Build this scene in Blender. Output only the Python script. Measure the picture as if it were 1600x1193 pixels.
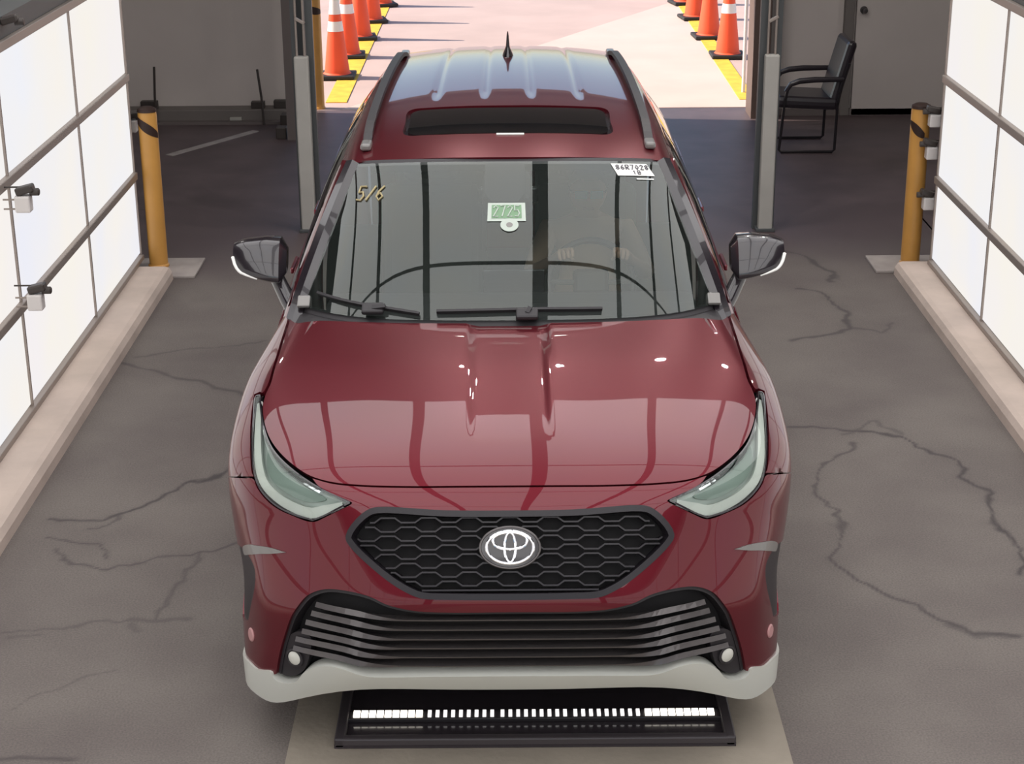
import bpy, bmesh, math, random
import numpy as np
from mathutils import Vector, Matrix
from mathutils.geometry import delaunay_2d_cdt
PI = math.pi
random.seed(4)
for o in list(bpy.data.objects): bpy.data.objects.remove(o)
SC = bpy.context.scene
COL = SC.collection

# ------------------------------------------------------------------ camera, sky, sun, exposure
cam_d = bpy.data.cameras.new('camera')
cam_d.sensor_width = 36; cam_d.lens = 2700 / 1600 * 36
cam_d.clip_start = .05; cam_d.clip_end = 400
cam = bpy.data.objects.new('camera', cam_d); COL.objects.link(cam)
cam.matrix_world = (Matrix.Translation((0, 0, 3.2)) @ Matrix.Rotation(math.radians(90 - 20.25), 4, 'X')
                    @ Matrix.Rotation(math.radians(-.40), 4, 'Z'))
SC.camera = cam
SC.view_settings.view_transform = 'Standard'; SC.view_settings.look = 'None'
SC.view_settings.exposure = 0.0; SC.view_settings.gamma = 1.0; SC.view_settings.use_curve_mapping = False
W = bpy.data.worlds.new('sky'); SC.world = W; W.use_nodes = True
nt = W.node_tree; nt.nodes.clear()
sky = nt.nodes.new('ShaderNodeTexSky'); sky.sky_type = 'NISHITA'; sky.sun_disc = False
sky.sun_elevation = math.radians(38); sky.sun_rotation = math.radians(-84); sky.altitude = 300
bg = nt.nodes.new('ShaderNodeBackground'); bg.inputs[1].default_value = SKY_STRENGTH = .22
ow = nt.nodes.new('ShaderNodeOutputWorld')
nt.links.new(sky.outputs[0], bg.inputs[0]); nt.links.new(bg.outputs[0], ow.inputs[0])
sun_d = bpy.data.lights.new('sun', 'SUN'); sun_d.energy = 7.5; sun_d.angle = .009; sun_d.color = (1, .9, .78)
sun = bpy.data.objects.new('sun', sun_d); COL.objects.link(sun)
_sd = Vector((-math.cos(math.radians(38)) * .993, math.cos(math.radians(38)) * .12, math.sin(math.radians(38))))
sun.rotation_euler = _sd.to_track_quat('Z', 'Y').to_euler(); sun.location = (-8, 22, 9)
WALL_GLOW, CEIL_GLOW = .94, 2.2

# ------------------------------------------------------------------ materials
def _new(name):
    m = bpy.data.materials.new(name); m.use_nodes = True
    return m, m.node_tree, m.node_tree.nodes['Principled BSDF']
def mat(name, col, rough=.5, metal=0., coat=0., coat_rough=.03, var=0., scale=8., bump=0., bscale=60., spec=.5, col2=None):
    m, t, b = _new(name)
    b.inputs['Base Color'].default_value = (*col, 1); b.inputs['Roughness'].default_value = rough
    b.inputs['Metallic'].default_value = metal; b.inputs['Coat Weight'].default_value = coat
    b.inputs['Coat Roughness'].default_value = coat_rough; b.inputs['Specular IOR Level'].default_value = spec
    if var or bump or col2:
        tc = t.nodes.new('ShaderNodeTexCoord')
    if var or col2:
        n = t.nodes.new('ShaderNodeTexNoise'); n.inputs['Scale'].default_value = scale; n.inputs['Detail'].default_value = 6
        r = t.nodes.new('ShaderNodeValToRGB')
        c2 = col2 or tuple(min(1, c * (1 + var)) for c in col)
        c1 = col if col2 else tuple(c * (1 - var) for c in col)
        r.color_ramp.elements[0].position = .35; r.color_ramp.elements[1].position = .65
        r.color_ramp.elements[0].color = (*c1, 1); r.color_ramp.elements[1].color = (*c2, 1)
        t.links.new(tc.outputs['Object'], n.inputs['Vector']); t.links.new(n.outputs['Fac'], r.inputs[0])
        t.links.new(r.outputs[0], b.inputs['Base Color'])
    if bump:
        n2 = t.nodes.new('ShaderNodeTexNoise'); n2.inputs['Scale'].default_value = bscale; n2.inputs['Detail'].default_value = 4
        bp = t.nodes.new('ShaderNodeBump'); bp.inputs['Strength'].default_value = bump; bp.inputs['Distance'].default_value = .01
        t.links.new(tc.outputs['Object'], n2.inputs['Vector']); t.links.new(n2.outputs['Fac'], bp.inputs['Height'])
        t.links.new(bp.outputs[0], b.inputs['Normal'])
    return m
def glow(name, col, strength, tint=None, scale=1.2):
    m = bpy.data.materials.new(name); m.use_nodes = True; t = m.node_tree; t.nodes.clear()
    e = t.nodes.new('ShaderNodeEmission'); o = t.nodes.new('ShaderNodeOutputMaterial')
    e.inputs[0].default_value = (*col, 1); e.inputs[1].default_value = strength
    if tint:
        tc = t.nodes.new('ShaderNodeTexCoord'); n = t.nodes.new('ShaderNodeTexNoise'); n.inputs['Scale'].default_value = scale
        r = t.nodes.new('ShaderNodeValToRGB'); r.color_ramp.elements[0].position = .3; r.color_ramp.elements[1].position = .7
        r.color_ramp.elements[0].color = (*col, 1); r.color_ramp.elements[1].color = (*tint, 1)
        t.links.new(tc.outputs['Object'], n.inputs['Vector']); t.links.new(n.outputs['Fac'], r.inputs[0]); t.links.new(r.outputs[0], e.inputs[0])
    t.links.new(e.outputs[0], o.inputs[0])
    return m
def glass(name, tint, ior=1.6, rough=.0, haze=0., hazecol=(.5, .5, .5)):
    m = bpy.data.materials.new(name); m.use_nodes = True; t = m.node_tree; t.nodes.clear()
    tr = t.nodes.new('ShaderNodeBsdfTransparent'); tr.inputs[0].default_value = (*tint, 1)
    gl = t.nodes.new('ShaderNodeBsdfGlossy'); gl.inputs['Roughness'].default_value = rough; gl.inputs[0].default_value = (.96, 1, .965, 1)
    fr = t.nodes.new('ShaderNodeFresnel'); fr.inputs[0].default_value = ior
    mx = t.nodes.new('ShaderNodeMixShader'); o = t.nodes.new('ShaderNodeOutputMaterial')
    t.links.new(fr.outputs[0], mx.inputs[0]); t.links.new(gl.outputs[0], mx.inputs[2])
    if haze:
        df = t.nodes.new('ShaderNodeBsdfDiffuse'); df.inputs[0].default_value = (*hazecol, 1)
        m2 = t.nodes.new('ShaderNodeMixShader'); m2.inputs[0].default_value = haze
        t.links.new(tr.outputs[0], m2.inputs[1]); t.links.new(df.outputs[0], m2.inputs[2]); t.links.new(m2.outputs[0], mx.inputs[1])
    else:
        t.links.new(tr.outputs[0], mx.inputs[1])
    t.links.new(mx.outputs[0], o.inputs[0])
    return m
PAINT = mat('ruby_paint', (.135, .0110, .0195), .33, .58, .85, .015, spec=.15)
PAINT.node_tree.nodes['Principled BSDF'].inputs['Coat IOR'].default_value = 1.5
BLACKG = mat('black_gloss', (.018, .014, .018), .22, 0, .9)
BLACKP = mat('black_plastic', (.022, .019, .022), .5)
DARK = mat('dark_void', (.008, .007, .008), .8)
SILVER = mat('silver_skid', (.60, .61, .56), .36, .15, .3)
CHROME = mat('chrome', (.85, .85, .88), .08, 1.)
GUNMETAL = mat('gunmetal', (.10, .09, .09), .3, .6, .4)
GREYTRIM = mat('grey_trim', (.22, .21, .20), .35, .3, .3)
RUBBER = mat('rubber', (.02, .02, .02), .75)
TYRE = mat('tyre', (.018, .018, .018), .8, bump=.2, bscale=40)
ALLOY = mat('alloy', (.09, .09, .10), .3, .8)
WINDSHIELD = glass('windshield_glass', (.70, .76, .73), 1.70, 0, .03, (.40, .48, .44))
SIDEGLASS = glass('side_glass', (.22, .24, .24), 1.55)
LENS = glass('lamp_lens', (.86, .9, .88), 1.5, .01)
SUNGLASS = mat('sunroof_glass', (.012, .012, .013), .03, 0, 1., 0.)
LAMPIN = mat('lamp_reflector', (.62, .68, .64), .3, .1)
LAMPDARK = mat('lamp_dark', (.34, .41, .37), .3, .1)
WHITEP = mat('white_plastic', (.90, .90, .86), .3)
FOGM = mat('fog_lens', (.62, .62, .56), .2, 0, .5)
CABIN = mat('cabin_plastic', (.05, .047, .05), .7)
SEATM = mat('seat_fabric', (.17, .175, .165), .85)
LINERM = mat('headliner_cloth', (.45, .45, .42), .9)
ASPHALT2 = mat('rear_asphalt', (.100, .073, .077), .50, var=.18, scale=2.5, bump=.06, bscale=120)
CURBM = mat('curb_concrete', (.56, .46, .40), .8, var=.1, scale=3, bump=.3, bscale=30)
SLABM = mat('slab_concrete', (.27, .235, .19), .8, var=.12, scale=3, bump=.2, bscale=40)
PADM = mat('pad_concrete', (.36, .32, .30), .85, var=.12, scale=6)
ALU = mat('aluminium_rail', (.34, .29, .26), .45, .4)
FRAMEM = mat('dark_frame', (.07, .075, .078), .5)
WALLM = mat('wall_paint', (.60, .54, .51), .75, var=.04, scale=1.5)
WALLD = mat('door_paint', (.57, .515, .485), .6, var=.03, scale=2)
TRIMD = mat('door_trim', (.17, .15, .14), .6)
BASEM = mat('baseboard_dark', (.15, .125, .12), .7)
ROOM = mat('room_shell', (.10, .09, .09), .8, var=.1, scale=1)
YELLOW = mat('bollard_yellow', (.58, .29, .065), .5, 0, .2, .2, var=.06, scale=5)
TAPE = mat('dark_tape', (.03, .012, .008), .6)
BROWN = mat('brown_jamb', (.13, .085, .07), .6)
SLEEVE = mat('post_sleeve', (.42, .405, .375), .6, var=.05, scale=5)
CONEM = mat('cone_orange', (.90, .10, .03), .55)
CONEW = mat('cone_collar', (.85, .85, .82), .5)
CONEB = mat('cone_base', (.02, .02, .02), .7)
LINEM = mat('line_yellow', (.75, .46, .05), .8, var=.12, scale=8)
GROUNDM = mat('lot_asphalt', (.50, .37, .33), .9, var=.06, scale=1.2, bump=.2, bscale=80)
APRONM = mat('lot_concrete', (.62, .47, .41), .85, var=.04, scale=1.5)
CHAIRM = mat('chair_leather', (.02, .015, .02), .35, 0, .2, .2)
CHAIRF = mat('chair_frame', (.018, .015, .018), .35, .3)
SENSW = mat('sensor_white', (.72, .68, .66), .5)
SENSB = mat('sensor_black', (.05, .04, .036), .45)
PAPER = mat('paper', (.82, .82, .78), .7)
INK = mat('ink', (.10, .09, .11), .7)
GREENI = mat('sticker_green', (.20, .33, .20), .7)
CRAYON = mat('yellow_crayon', (.45, .37, .20), .8)
STICKER = mat('sticker_white', (.50, .56, .50), .7)
GRILLEB = mat('grille_black', (.014, .011, .015), .38)
SKIN = mat('skin', (.72, .45, .33), .5)
SHIRT = mat('shirt', (.80, .56, .42), .85)
TROUSER = mat('trousers', (.05, .055, .08), .85)
HAIR = mat('hair', (.04, .028, .02), .6)
CYAN_GLINT = mat('cyan_glint', (.10, .80, .95), .3, 0, .4)  # cyan put into the lens colour to stand in for a glint
GROUNDDARK = mat('light_tray', (.055, .047, .051), .4)
TRAYGL = mat('tray_window', (.04, .033, .039), .2, 0, .3)
LED_HOT = glow('led_hot', (1, .93, .82), 3.2)
LED = glow('led', (1, .96, .95), 1.35)

# ------------------------------------------------------------------ helpers
def wloc(o):
    v = Vector((0, 0, 0))
    while o is not None: v += o.location; o = o.parent
    return v
def setp(o, label=None, cat=None, group=None, kind=None):
    if label: o['label'] = label
    if cat: o['category'] = cat
    if group: o['group'] = group
    if kind: o['kind'] = kind
    return o
class MB:
    def __init__(s): s.v = []; s.f = []; s.sm = []
    def add(s, V, F, smooth=False):
        n = len(s.v); s.v += [tuple(map(float, p)) for p in V]
        s.f += [tuple(i + n for i in f) for f in F]; s.sm += [smooth] * len(F); return s
    def box(s, c, d, rot=None, bev=.0):
        hx, hy, hz = [x / 2 for x in d]; c = Vector(c)
        b = min(bev, hx * .9, hy * .9, hz * .9)
        if b <= 0:
            P = [(-hx, -hy, -hz), (hx, -hy, -hz), (hx, hy, -hz), (-hx, hy, -hz), (-hx, -hy, hz), (hx, -hy, hz), (hx, hy, hz), (-hx, hy, hz)]
            F = [(3, 2, 1, 0), (4, 5, 6, 7), (0, 1, 5, 4), (1, 2, 6, 5), (2, 3, 7, 6), (3, 0, 4, 7)]
        else:
            bm = bmesh.new(); bmesh.ops.create_cube(bm, size=1)
            for v in bm.verts: v.co = Vector((v.co.x * d[0], v.co.y * d[1], v.co.z * d[2]))
            bmesh.ops.bevel(bm, geom=bm.edges[:], offset=b, segments=2, affect='EDGES', profile=.5)
            bm.verts.index_update(); P = [v.co.copy() for v in bm.verts]; F = [tuple(v.index for v in f.verts) for f in bm.faces]; bm.free()
        M = rot if rot is not None else Matrix.Identity(3)
        return s.add([c + M @ Vector(p) for p in P], F)
    def tube(s, pts, r, n=8, cap=True, closed=False, flat=None):
        pts = [Vector(p) for p in pts]; m = len(pts)
        rs = r if isinstance(r, (list, tuple)) else [r] * m
        V = []; up = Vector((0, 0, 1)); prev = None
        for i, p in enumerate(pts):
            if closed: t = pts[(i + 1) % m] - pts[i - 1]
            else: t = pts[min(i + 1, m - 1)] - pts[max(i - 1, 0)]
            t.normalize()
            if prev is None:
                a = t.cross(up)
                if a.length < .05: a = t.cross(Vector((1, 0, 0)))
            else:
                a = prev - t * prev.dot(t)
            a.normalize(); b = a.cross(t).normalized(); prev = a
            for k in range(n):
                an = 2 * PI * (k + .5) / n
                V.append(p + (a * math.cos(an) + b * math.sin(an)) * rs[i])
        F = []
        for i in range(m if closed else m - 1):
            j = (i + 1) % m
            for k in range(n):
                l = (k + 1) % n; F.append((i * n + k, i * n + l, j * n + l, j * n + k))
        if cap and not closed:
            F.append(tuple(range(n - 1, -1, -1))); F.append(tuple((m - 1) * n + k for k in range(n)))
        return s.add(V, F, n > 5)
    def lathe(s, prof, c=(0, 0, 0), n=24, axis='Z', cap=True):
        V = []; c = Vector(c)
        for r, h in prof:
            for k in range(n):
                a = 2 * PI * k / n; x, y = r * math.cos(a), r * math.sin(a)
                V.append(c + (Vector((x, y, h)) if axis == 'Z' else Vector((h, x, y)) if axis == 'X' else Vector((x, h, -y)) if 0 else Vector((y, h, x))))
        F = []
        for i in range(len(prof) - 1):
            for k in range(n):
                l = (k + 1) % n; F.append((i * n + k, i * n + l, (i + 1) * n + l, (i + 1) * n + k))
        if cap:
            F.append(tuple(range(n - 1, -1, -1))); F.append(tuple((len(prof) - 1) * n + k for k in range(n)))
        return s.add(V, F, True)
    def grid(s, P, flip=False, smooth=True):
        P = np.asarray(P, float); a, b = P.shape[:2]
        F = []
        for i in range(a - 1):
            for j in range(b - 1):
                q = (i * b + j, i * b + j + 1, (i + 1) * b + j + 1, (i + 1) * b + j)
                F.append(q[::-1] if flip else q)
        return s.add(P.reshape(-1, 3), F, smooth)
    def prism(s, poly, axis, a, b):   # polygon in the two other axes, extruded along axis from a to b
        n = len(poly)
        def p3(p, h):
            return {'X': (h, p[0], p[1]), 'Y': (p[0], h, p[1]), 'Z': (p[0], p[1], h)}[axis]
        V = [p3(p, a) for p in poly] + [p3(p, b) for p in poly]
        F = [tuple(range(n - 1, -1, -1)), tuple(range(n, 2 * n))] + [(i, (i + 1) % n, n + (i + 1) % n, n + i) for i in range(n)]
        return s.add(V, F)
    def build(s, name, m, parent=None, split=35, fix=True):
        off = wloc(parent)
        me = bpy.data.meshes.new(name)
        me.from_pydata([tuple(Vector(p) - off) for p in s.v], [], s.f)
        me.polygons.foreach_set('use_smooth', s.sm)
        if fix:
            bm = bmesh.new(); bm.from_mesh(me); bmesh.ops.recalc_face_normals(bm, faces=bm.faces[:]); 
            for e in bm.edges:
                if len(e.link_faces) == 2 and e.calc_face_angle(0) > math.radians(split): e.smooth = False
            bm.to_mesh(me); bm.free()
        me.materials.append(m); me.update()
        o = bpy.data.objects.new(name, me); COL.objects.link(o)
        if parent is not None: o.parent = parent
        return o
def empty(name, loc, label=None, cat=None, group=None, rz=0):
    o = bpy.data.objects.new(name, None); COL.objects.link(o); o.location = loc; o.rotation_euler = (0, 0, rz)
    o.empty_display_size = .1
    return setp(o, label, cat, group)
def dup(root, loc, rz=None, label=None):
    r = root.copy(); COL.objects.link(r); r.location = loc
    if rz is not None: r.rotation_euler = (0, 0, rz)
    if label: r['label'] = label
    for ch in list(root.children):
        c = ch.copy(); COL.objects.link(c); c.parent = r
        for g in list(ch.children):
            d = g.copy(); COL.objects.link(d); d.parent = c
    return r
def catmull(pts, sub=5, closed=False):
    """smooth a polyline; a repeated point is a corner"""
    pts = [tuple(p) for p in pts]
    def run(q, per):
        if len(q) < 3 and not per: return list(q)
        out = []; n = len(q); q = [np.array(p, float) for p in q]
        for i in range(n if per else n - 1):
            if per: p0, p1, p2, p3 = q[i - 1], q[i], q[(i + 1) % n], q[(i + 2) % n]
            else:
                p1, p2 = q[i], q[i + 1]; p0 = q[i - 1] if i > 0 else 2 * p1 - p2; p3 = q[i + 2] if i + 2 < n else 2 * p2 - p1
            t0 = 0; t1 = t0 + max(np.linalg.norm(p1 - p0), 1e-6) ** .5; t2 = t1 + max(np.linalg.norm(p2 - p1), 1e-6) ** .5; t3 = t2 + max(np.linalg.norm(p3 - p2), 1e-6) ** .5
            for k in range(sub):
                t = t1 + (t2 - t1) * k / sub
                A1 = (t1 - t) / (t1 - t0) * p0 + (t - t0) / (t1 - t0) * p1; A2 = (t2 - t) / (t2 - t1) * p1 + (t - t1) / (t2 - t1) * p2
                A3 = (t3 - t) / (t3 - t2) * p2 + (t - t2) / (t3 - t2) * p3
                B1 = (t2 - t) / (t2 - t0) * A1 + (t - t0) / (t2 - t0) * A2; B2 = (t3 - t) / (t3 - t1) * A2 + (t - t1) / (t3 - t1) * A3
                out.append(tuple((t2 - t) / (t2 - t1) * B1 + (t - t1) / (t2 - t1) * B2))
        if not per: out.append(tuple(q[-1]))
        return out
    eq = lambda a, b: math.dist(a, b) < 1e-7
    if not closed:
        return run(pts, False)
    n = len(pts)
    c = [i for i in range(n) if eq(pts[i], pts[(i + 1) % n])]
    if not c: return run(pts, True)
    out = []
    for a, b in zip(c, c[1:] + [c[0] + n]):
        seg = [pts[(i) % n] for i in range(a + 1, b + 1)]
        r = run(seg, False); out += r[:-1]
    return out
def sym(half):
    left = [(-a, b) for a, b in half[::-1]]
    full = [tuple(p) for p in half] + left
    out = []
    for i, p in enumerate(full):    # centre points appear twice: keep one
        q = full[i - 1]
        if abs(p[0]) < 1e-9 and math.dist(p, q) < 1e-9: continue
        out.append(p)
    return out
def inpoly(x, y, poly):
    c = np.zeros(x.shape, bool); P = np.asarray(poly)
    for (x1, y1), (x2, y2) in zip(P, np.roll(P, -1, 0)):
        if y1 == y2: continue
        c ^= ((y1 > y) != (y2 > y)) & (x < (x2 - x1) * (y - y1) / (y2 - y1) + x1)
    return c
def panel(name, m, parent, ev, outer, holes=(), res=(.03, .03), off=0., flange=.014, sgn=1):
    """skin piece cut from the parametric surface ev by an outline; the rim is turned inwards"""
    loops = [list(outer)] + [list(h) for h in holes]
    V = []; E = []; 
    for L in loops:
        D = []
        for i, p in enumerate(L):
            q = L[(i + 1) % len(L)]
            k = max(1, int(max(abs(q[0] - p[0]) / res[0], abs(q[1] - p[1]) / res[1])))
            for j in range(k): D.append((p[0] + (q[0] - p[0]) * j / k, p[1] + (q[1] - p[1]) * j / k))
        n = len(V); V += D; E += [(n + i, n + (i + 1) % len(D)) for i in range(len(D))]
    A = np.array(outer)
    gx = np.arange(A[:, 0].min(), A[:, 0].max(), res[0]) + res[0] * .37; gy = np.arange(A[:, 1].min(), A[:, 1].max(), res[1]) + res[1] * .37
    X, Y = np.meshgrid(gx, gy); X = X.ravel(); Y = Y.ravel()
    k = inpoly(X, Y, outer)
    for h in holes: k &= ~inpoly(X, Y, h)
    B = np.array(V)
    for i in np.nonzero(k)[0]:
        d = np.abs((B[:, 0] - X[i]) / res[0]) + np.abs((B[:, 1] - Y[i]) / res[1])
        if d.min() > .45: V.append((X[i], Y[i]))
    r = delaunay_2d_cdt([Vector(p) for p in V], E, [], 0, 1e-7)
    P2 = np.array([tuple(v) for v in r[0]]); T = np.array([t for t in r[2] if len(t) == 3])
    c = P2[T].mean(1); k = inpoly(c[:, 0], c[:, 1], outer)
    for h in holes: k &= ~inpoly(c[:, 0], c[:, 1], h)
    T = T[k]
    used = np.unique(T); mp = -np.ones(len(P2), int); mp[used] = np.arange(len(used)); T = mp[T]; P2 = P2[used]
    P = ev(P2[:, 0], P2[:, 1]); e = 1e-3
    du = ev(P2[:, 0] + e, P2[:, 1]) - ev(P2[:, 0] - e, P2[:, 1]); dv = ev(P2[:, 0], P2[:, 1] + e) - ev(P2[:, 0], P2[:, 1] - e)
    N = np.cross(du, dv); N /= np.linalg.norm(N, axis=1)[:, None] + 1e-12; N *= sgn
    P = P + N * off
    fn = np.cross(P[T[:, 1]] - P[T[:, 0]], P[T[:, 2]] - P[T[:, 0]])
    fl = (fn * N[T].mean(1)).sum(1) < 0
    T[fl] = T[fl][:, ::-1]
    # rim
    from collections import Counter
    cnt = {}
    for t in T:
        for a, b in ((t[0], t[1]), (t[1], t[2]), (t[2], t[0])): cnt[(a, b)] = 1
    bd = [(a, b) for (a, b) in cnt if (b, a) not in cnt]
    Vv = [tuple(p) for p in P]; Ff = [tuple(t) for t in T]; nor = [tuple(N[i]) for t in T for i in t]
    if flange:
        idx = {}
        def low(i):
            if i not in idx: idx[i] = len(Vv); Vv.append(tuple(P[i] - N[i] * flange))
            return idx[i]
        for a, b in bd:
            f = (b, a, low(a), low(b)); Ff.append(f)
            p = [np.array(Vv[i]) for i in f]; q = np.cross(p[1] - p[0], p[2] - p[0]); q = q / (np.linalg.norm(q) + 1e-12)
            nor += [tuple(q)] * 4
    w = wloc(parent); me = bpy.data.meshes.new(name)
    me.from_pydata([tuple(Vector(p) - w) for p in Vv], [], [tuple(int(i) for i in f) for f in Ff])
    me.polygons.foreach_set('use_smooth', [True] * len(Ff))
    me.normals_split_custom_set(nor); me.materials.append(m); me.update()
    o = bpy.data.objects.new(name, me); COL.objects.link(o)
    if parent is not None: o.parent = parent
    return o
def bar(mb, P, N, w, d):
    """flat bar along P: w across, d along the surface normal N"""
    P = np.asarray(P, float); N = np.asarray(N, float); T = np.gradient(P, axis=0); T /= np.linalg.norm(T, axis=1)[:, None]
    B = np.cross(N, T); B /= np.linalg.norm(B, axis=1)[:, None]
    w = np.broadcast_to(w, (len(P),))[:, None]
    V = []
    for a, b in ((-.5, 0), (.5, 0), (.5, -1), (-.5, -1)): V.append(P + B * w * a + N * d * b)
    V = np.stack(V, 1).reshape(-1, 3); F = []
    for i in range(len(P) - 1):
        for k in range(4): l = (k + 1) % 4; F.append((i * 4 + k, i * 4 + l, i * 4 + 4 + l, i * 4 + 4 + k))
    n = len(P) * 4; F += [(3, 2, 1, 0), (n - 4, n - 3, n - 2, n - 1)]
    return mb.add(V, F)
# ------------------------------------------------------------------ the setting
# lane floor: asphalt with sealed cracks; the cracks are marks of their own on the floor
CRACKS = [  # (half width, depth of colour, points on the floor)
    (0.0138, 0.55, [(-2.112, 9.04), (-1.878, 8.827), (-1.678, 8.673), (-1.433, 8.523)]),
    (0.0091, 0.40, [(-2.062, 9.146), (-1.811, 9.25), (-1.549, 9.322), (-1.394, 9.386)]),
    (0.0102, 0.75, [(-1.318, 7.517), (-1.387, 7.382), (-1.478, 7.31), (-1.651, 7.134), (-1.745, 7.031), (-1.813, 6.951), (-2.025, 6.955)]),
    (0.0070, 0.50, [(-1.745, 7.031), (-1.759, 6.897), (-1.845, 6.846)]),
    (0.0068, 0.60, [(-2.005, 6.758), (-1.875, 6.737), (-1.761, 6.716), (-1.711, 6.64), (-1.679, 6.565)]),
    (0.0081, 0.60, [(-1.962, 6.644), (-1.851, 6.52), (-1.68, 6.469), (-1.54, 6.503), (-1.464, 6.593), (-1.338, 6.646), (-1.152, 6.681)]),
    (0.0104, 0.45, [(-1.335, 6.634), (-1.374, 6.394), (-1.398, 6.168), (-1.398, 6.033)]),
    (0.0099, 0.40, [(-1.985, 5.938), (-1.836, 5.935), (-1.716, 5.949), (-1.631, 6.01), (-1.51, 6.03), (-1.261, 6.042)]),
    (0.0198, 0.35, [(-1.516, 5.998), (-1.452, 5.93)]),
    (0.0172, 0.30, [(-1.922, 5.886), (-1.799, 5.884)]),
    (0.0070, 0.35, [(-1.816, 5.324), (-1.72, 5.477), (-1.587, 5.604), (-1.503, 5.649)]),
    (0.0150, 0.60, [(-1.732, 5.016), (-1.604, 5.023), (-1.471, 5.005)]),
    (0.0146, 0.60, [(1.739, 11.286), (1.96, 11.047), (2.064, 10.673), (2.047, 10.462)]),
    (0.0155, 0.65, [(1.784, 10.331), (1.93, 10.247), (1.973, 9.934), (1.952, 9.509)]),
    (0.0184, 0.60, [(1.952, 9.509), (1.748, 9.398), (1.589, 9.322)]),
    (0.0149, 0.45, [(1.952, 9.509), (2.112, 9.471), (2.236, 9.621)]),
    (0.0089, 0.75, [(1.395, 8.014), (1.591, 7.984), (1.886, 7.877), (2.075, 7.613), (2.134, 7.247), (2.095, 6.768), (2.114, 6.398)]),
    (0.0143, 0.40, [(1.642, 7.915), (1.827, 8.049), (1.895, 7.919)]),
    (0.0087, 0.60, [(1.667, 7.798), (1.636, 7.716), (1.449, 7.522), (1.375, 7.297), (1.408, 6.945), (1.414, 6.747), (1.334, 6.53)]),
    (0.0101, 0.70, [(1.334, 6.53), (1.415, 6.322), (1.523, 6.152), (1.663, 5.988), (1.754, 5.858), (1.906, 5.831)]),
    (0.0135, 0.40, [(1.656, 5.962), (1.752, 5.848), (1.88, 5.826)]),
]
gx = np.arange(-2.6, 2.95, .0125); gy = np.arange(4.2, 12.4, .0125)
GX, GY = np.meshgrid(gx, gy)
rng = np.random.default_rng(5)
def vnoise(x, y, f, seed):
    r = np.random.default_rng(seed).random((97, 97)); x = x * f + 31; y = y * f + 17
    xi = np.floor(x).astype(int); yi = np.floor(y).astype(int); u = x - xi; v = y - yi
    u = u * u * (3 - 2 * u); v = v * v * (3 - 2 * v); g = lambda a, b: r[a % 97, b % 97]
    return (g(xi, yi) * (1 - u) + g(xi + 1, yi) * u) * (1 - v) + (g(xi, yi + 1) * (1 - u) + g(xi + 1, yi + 1) * u) * v
WX = GX + (vnoise(GX, GY, 6, 1) - .5) * .09 + (vnoise(GX, GY, 22, 3) - .5) * .03
WY = GY + (vnoise(GX, GY, 6, 2) - .5) * .09 + (vnoise(GX, GY, 22, 4) - .5) * .03
CR = np.zeros_like(GX)
for hw, dep, pts in CRACKS:
    D = np.full_like(GX, 9.)
    for (x1, y1), (x2, y2) in zip(pts, pts[1:]):
        l2 = (x2 - x1) ** 2 + (y2 - y1) ** 2
        t = np.clip(((WX - x1) * (x2 - x1) + (WY - y1) * (y2 - y1)) / l2, 0, 1)
        D = np.minimum(D, np.hypot(WX - x1 - t * (x2 - x1), WY - y1 - t * (y2 - y1)))
    ww = hw * (.7 + .9 * vnoise(GX, GY, 9, 7))
    CR = np.maximum(CR, dep * np.clip(1.35 - D / ww, 0, 1) + .16 * dep * np.clip(1 - D / (hw * 5), 0, 1))
me = bpy.data.meshes.new('floor')
ny, nx = GX.shape
idx = np.arange(nx * ny).reshape(ny, nx)
F = np.stack([idx[:-1, :-1], idx[:-1, 1:], idx[1:, 1:], idx[1:, :-1]], -1).reshape(-1, 4)
me.vertices.add(nx * ny); me.loops.add(F.size); me.polygons.add(len(F))
me.vertices.foreach_set('co', np.stack([GX, GY, np.zeros_like(GX)], -1).ravel())
me.polygons.foreach_set('loop_start', np.arange(0, F.size, 4)); me.loops.foreach_set('vertex_index', F.ravel())
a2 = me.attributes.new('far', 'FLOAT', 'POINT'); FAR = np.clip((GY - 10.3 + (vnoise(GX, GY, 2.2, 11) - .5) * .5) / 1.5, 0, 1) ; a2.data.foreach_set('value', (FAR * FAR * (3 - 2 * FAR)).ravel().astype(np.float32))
at = me.attributes.new('crack', 'FLOAT', 'POINT'); at.data.foreach_set('value', CR.ravel().astype(np.float32))
me.update(calc_edges=True)
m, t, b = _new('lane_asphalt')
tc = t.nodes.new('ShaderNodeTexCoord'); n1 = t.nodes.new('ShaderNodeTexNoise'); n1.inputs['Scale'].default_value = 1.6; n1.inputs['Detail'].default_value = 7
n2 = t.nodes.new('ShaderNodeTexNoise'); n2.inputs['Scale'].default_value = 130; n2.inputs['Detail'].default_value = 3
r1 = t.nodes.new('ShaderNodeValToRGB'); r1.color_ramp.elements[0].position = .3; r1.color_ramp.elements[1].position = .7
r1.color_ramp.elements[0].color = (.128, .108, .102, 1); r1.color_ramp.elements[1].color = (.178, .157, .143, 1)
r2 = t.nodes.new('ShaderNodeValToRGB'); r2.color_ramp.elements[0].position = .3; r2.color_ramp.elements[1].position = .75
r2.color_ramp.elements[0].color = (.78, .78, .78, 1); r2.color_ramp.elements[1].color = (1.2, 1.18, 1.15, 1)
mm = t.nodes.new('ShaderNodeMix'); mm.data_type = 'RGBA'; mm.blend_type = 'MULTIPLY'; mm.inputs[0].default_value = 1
mc = t.nodes.new('ShaderNodeMix'); mc.data_type = 'RGBA'; an = t.nodes.new('ShaderNodeAttribute'); an.attribute_name = 'crack'
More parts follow.
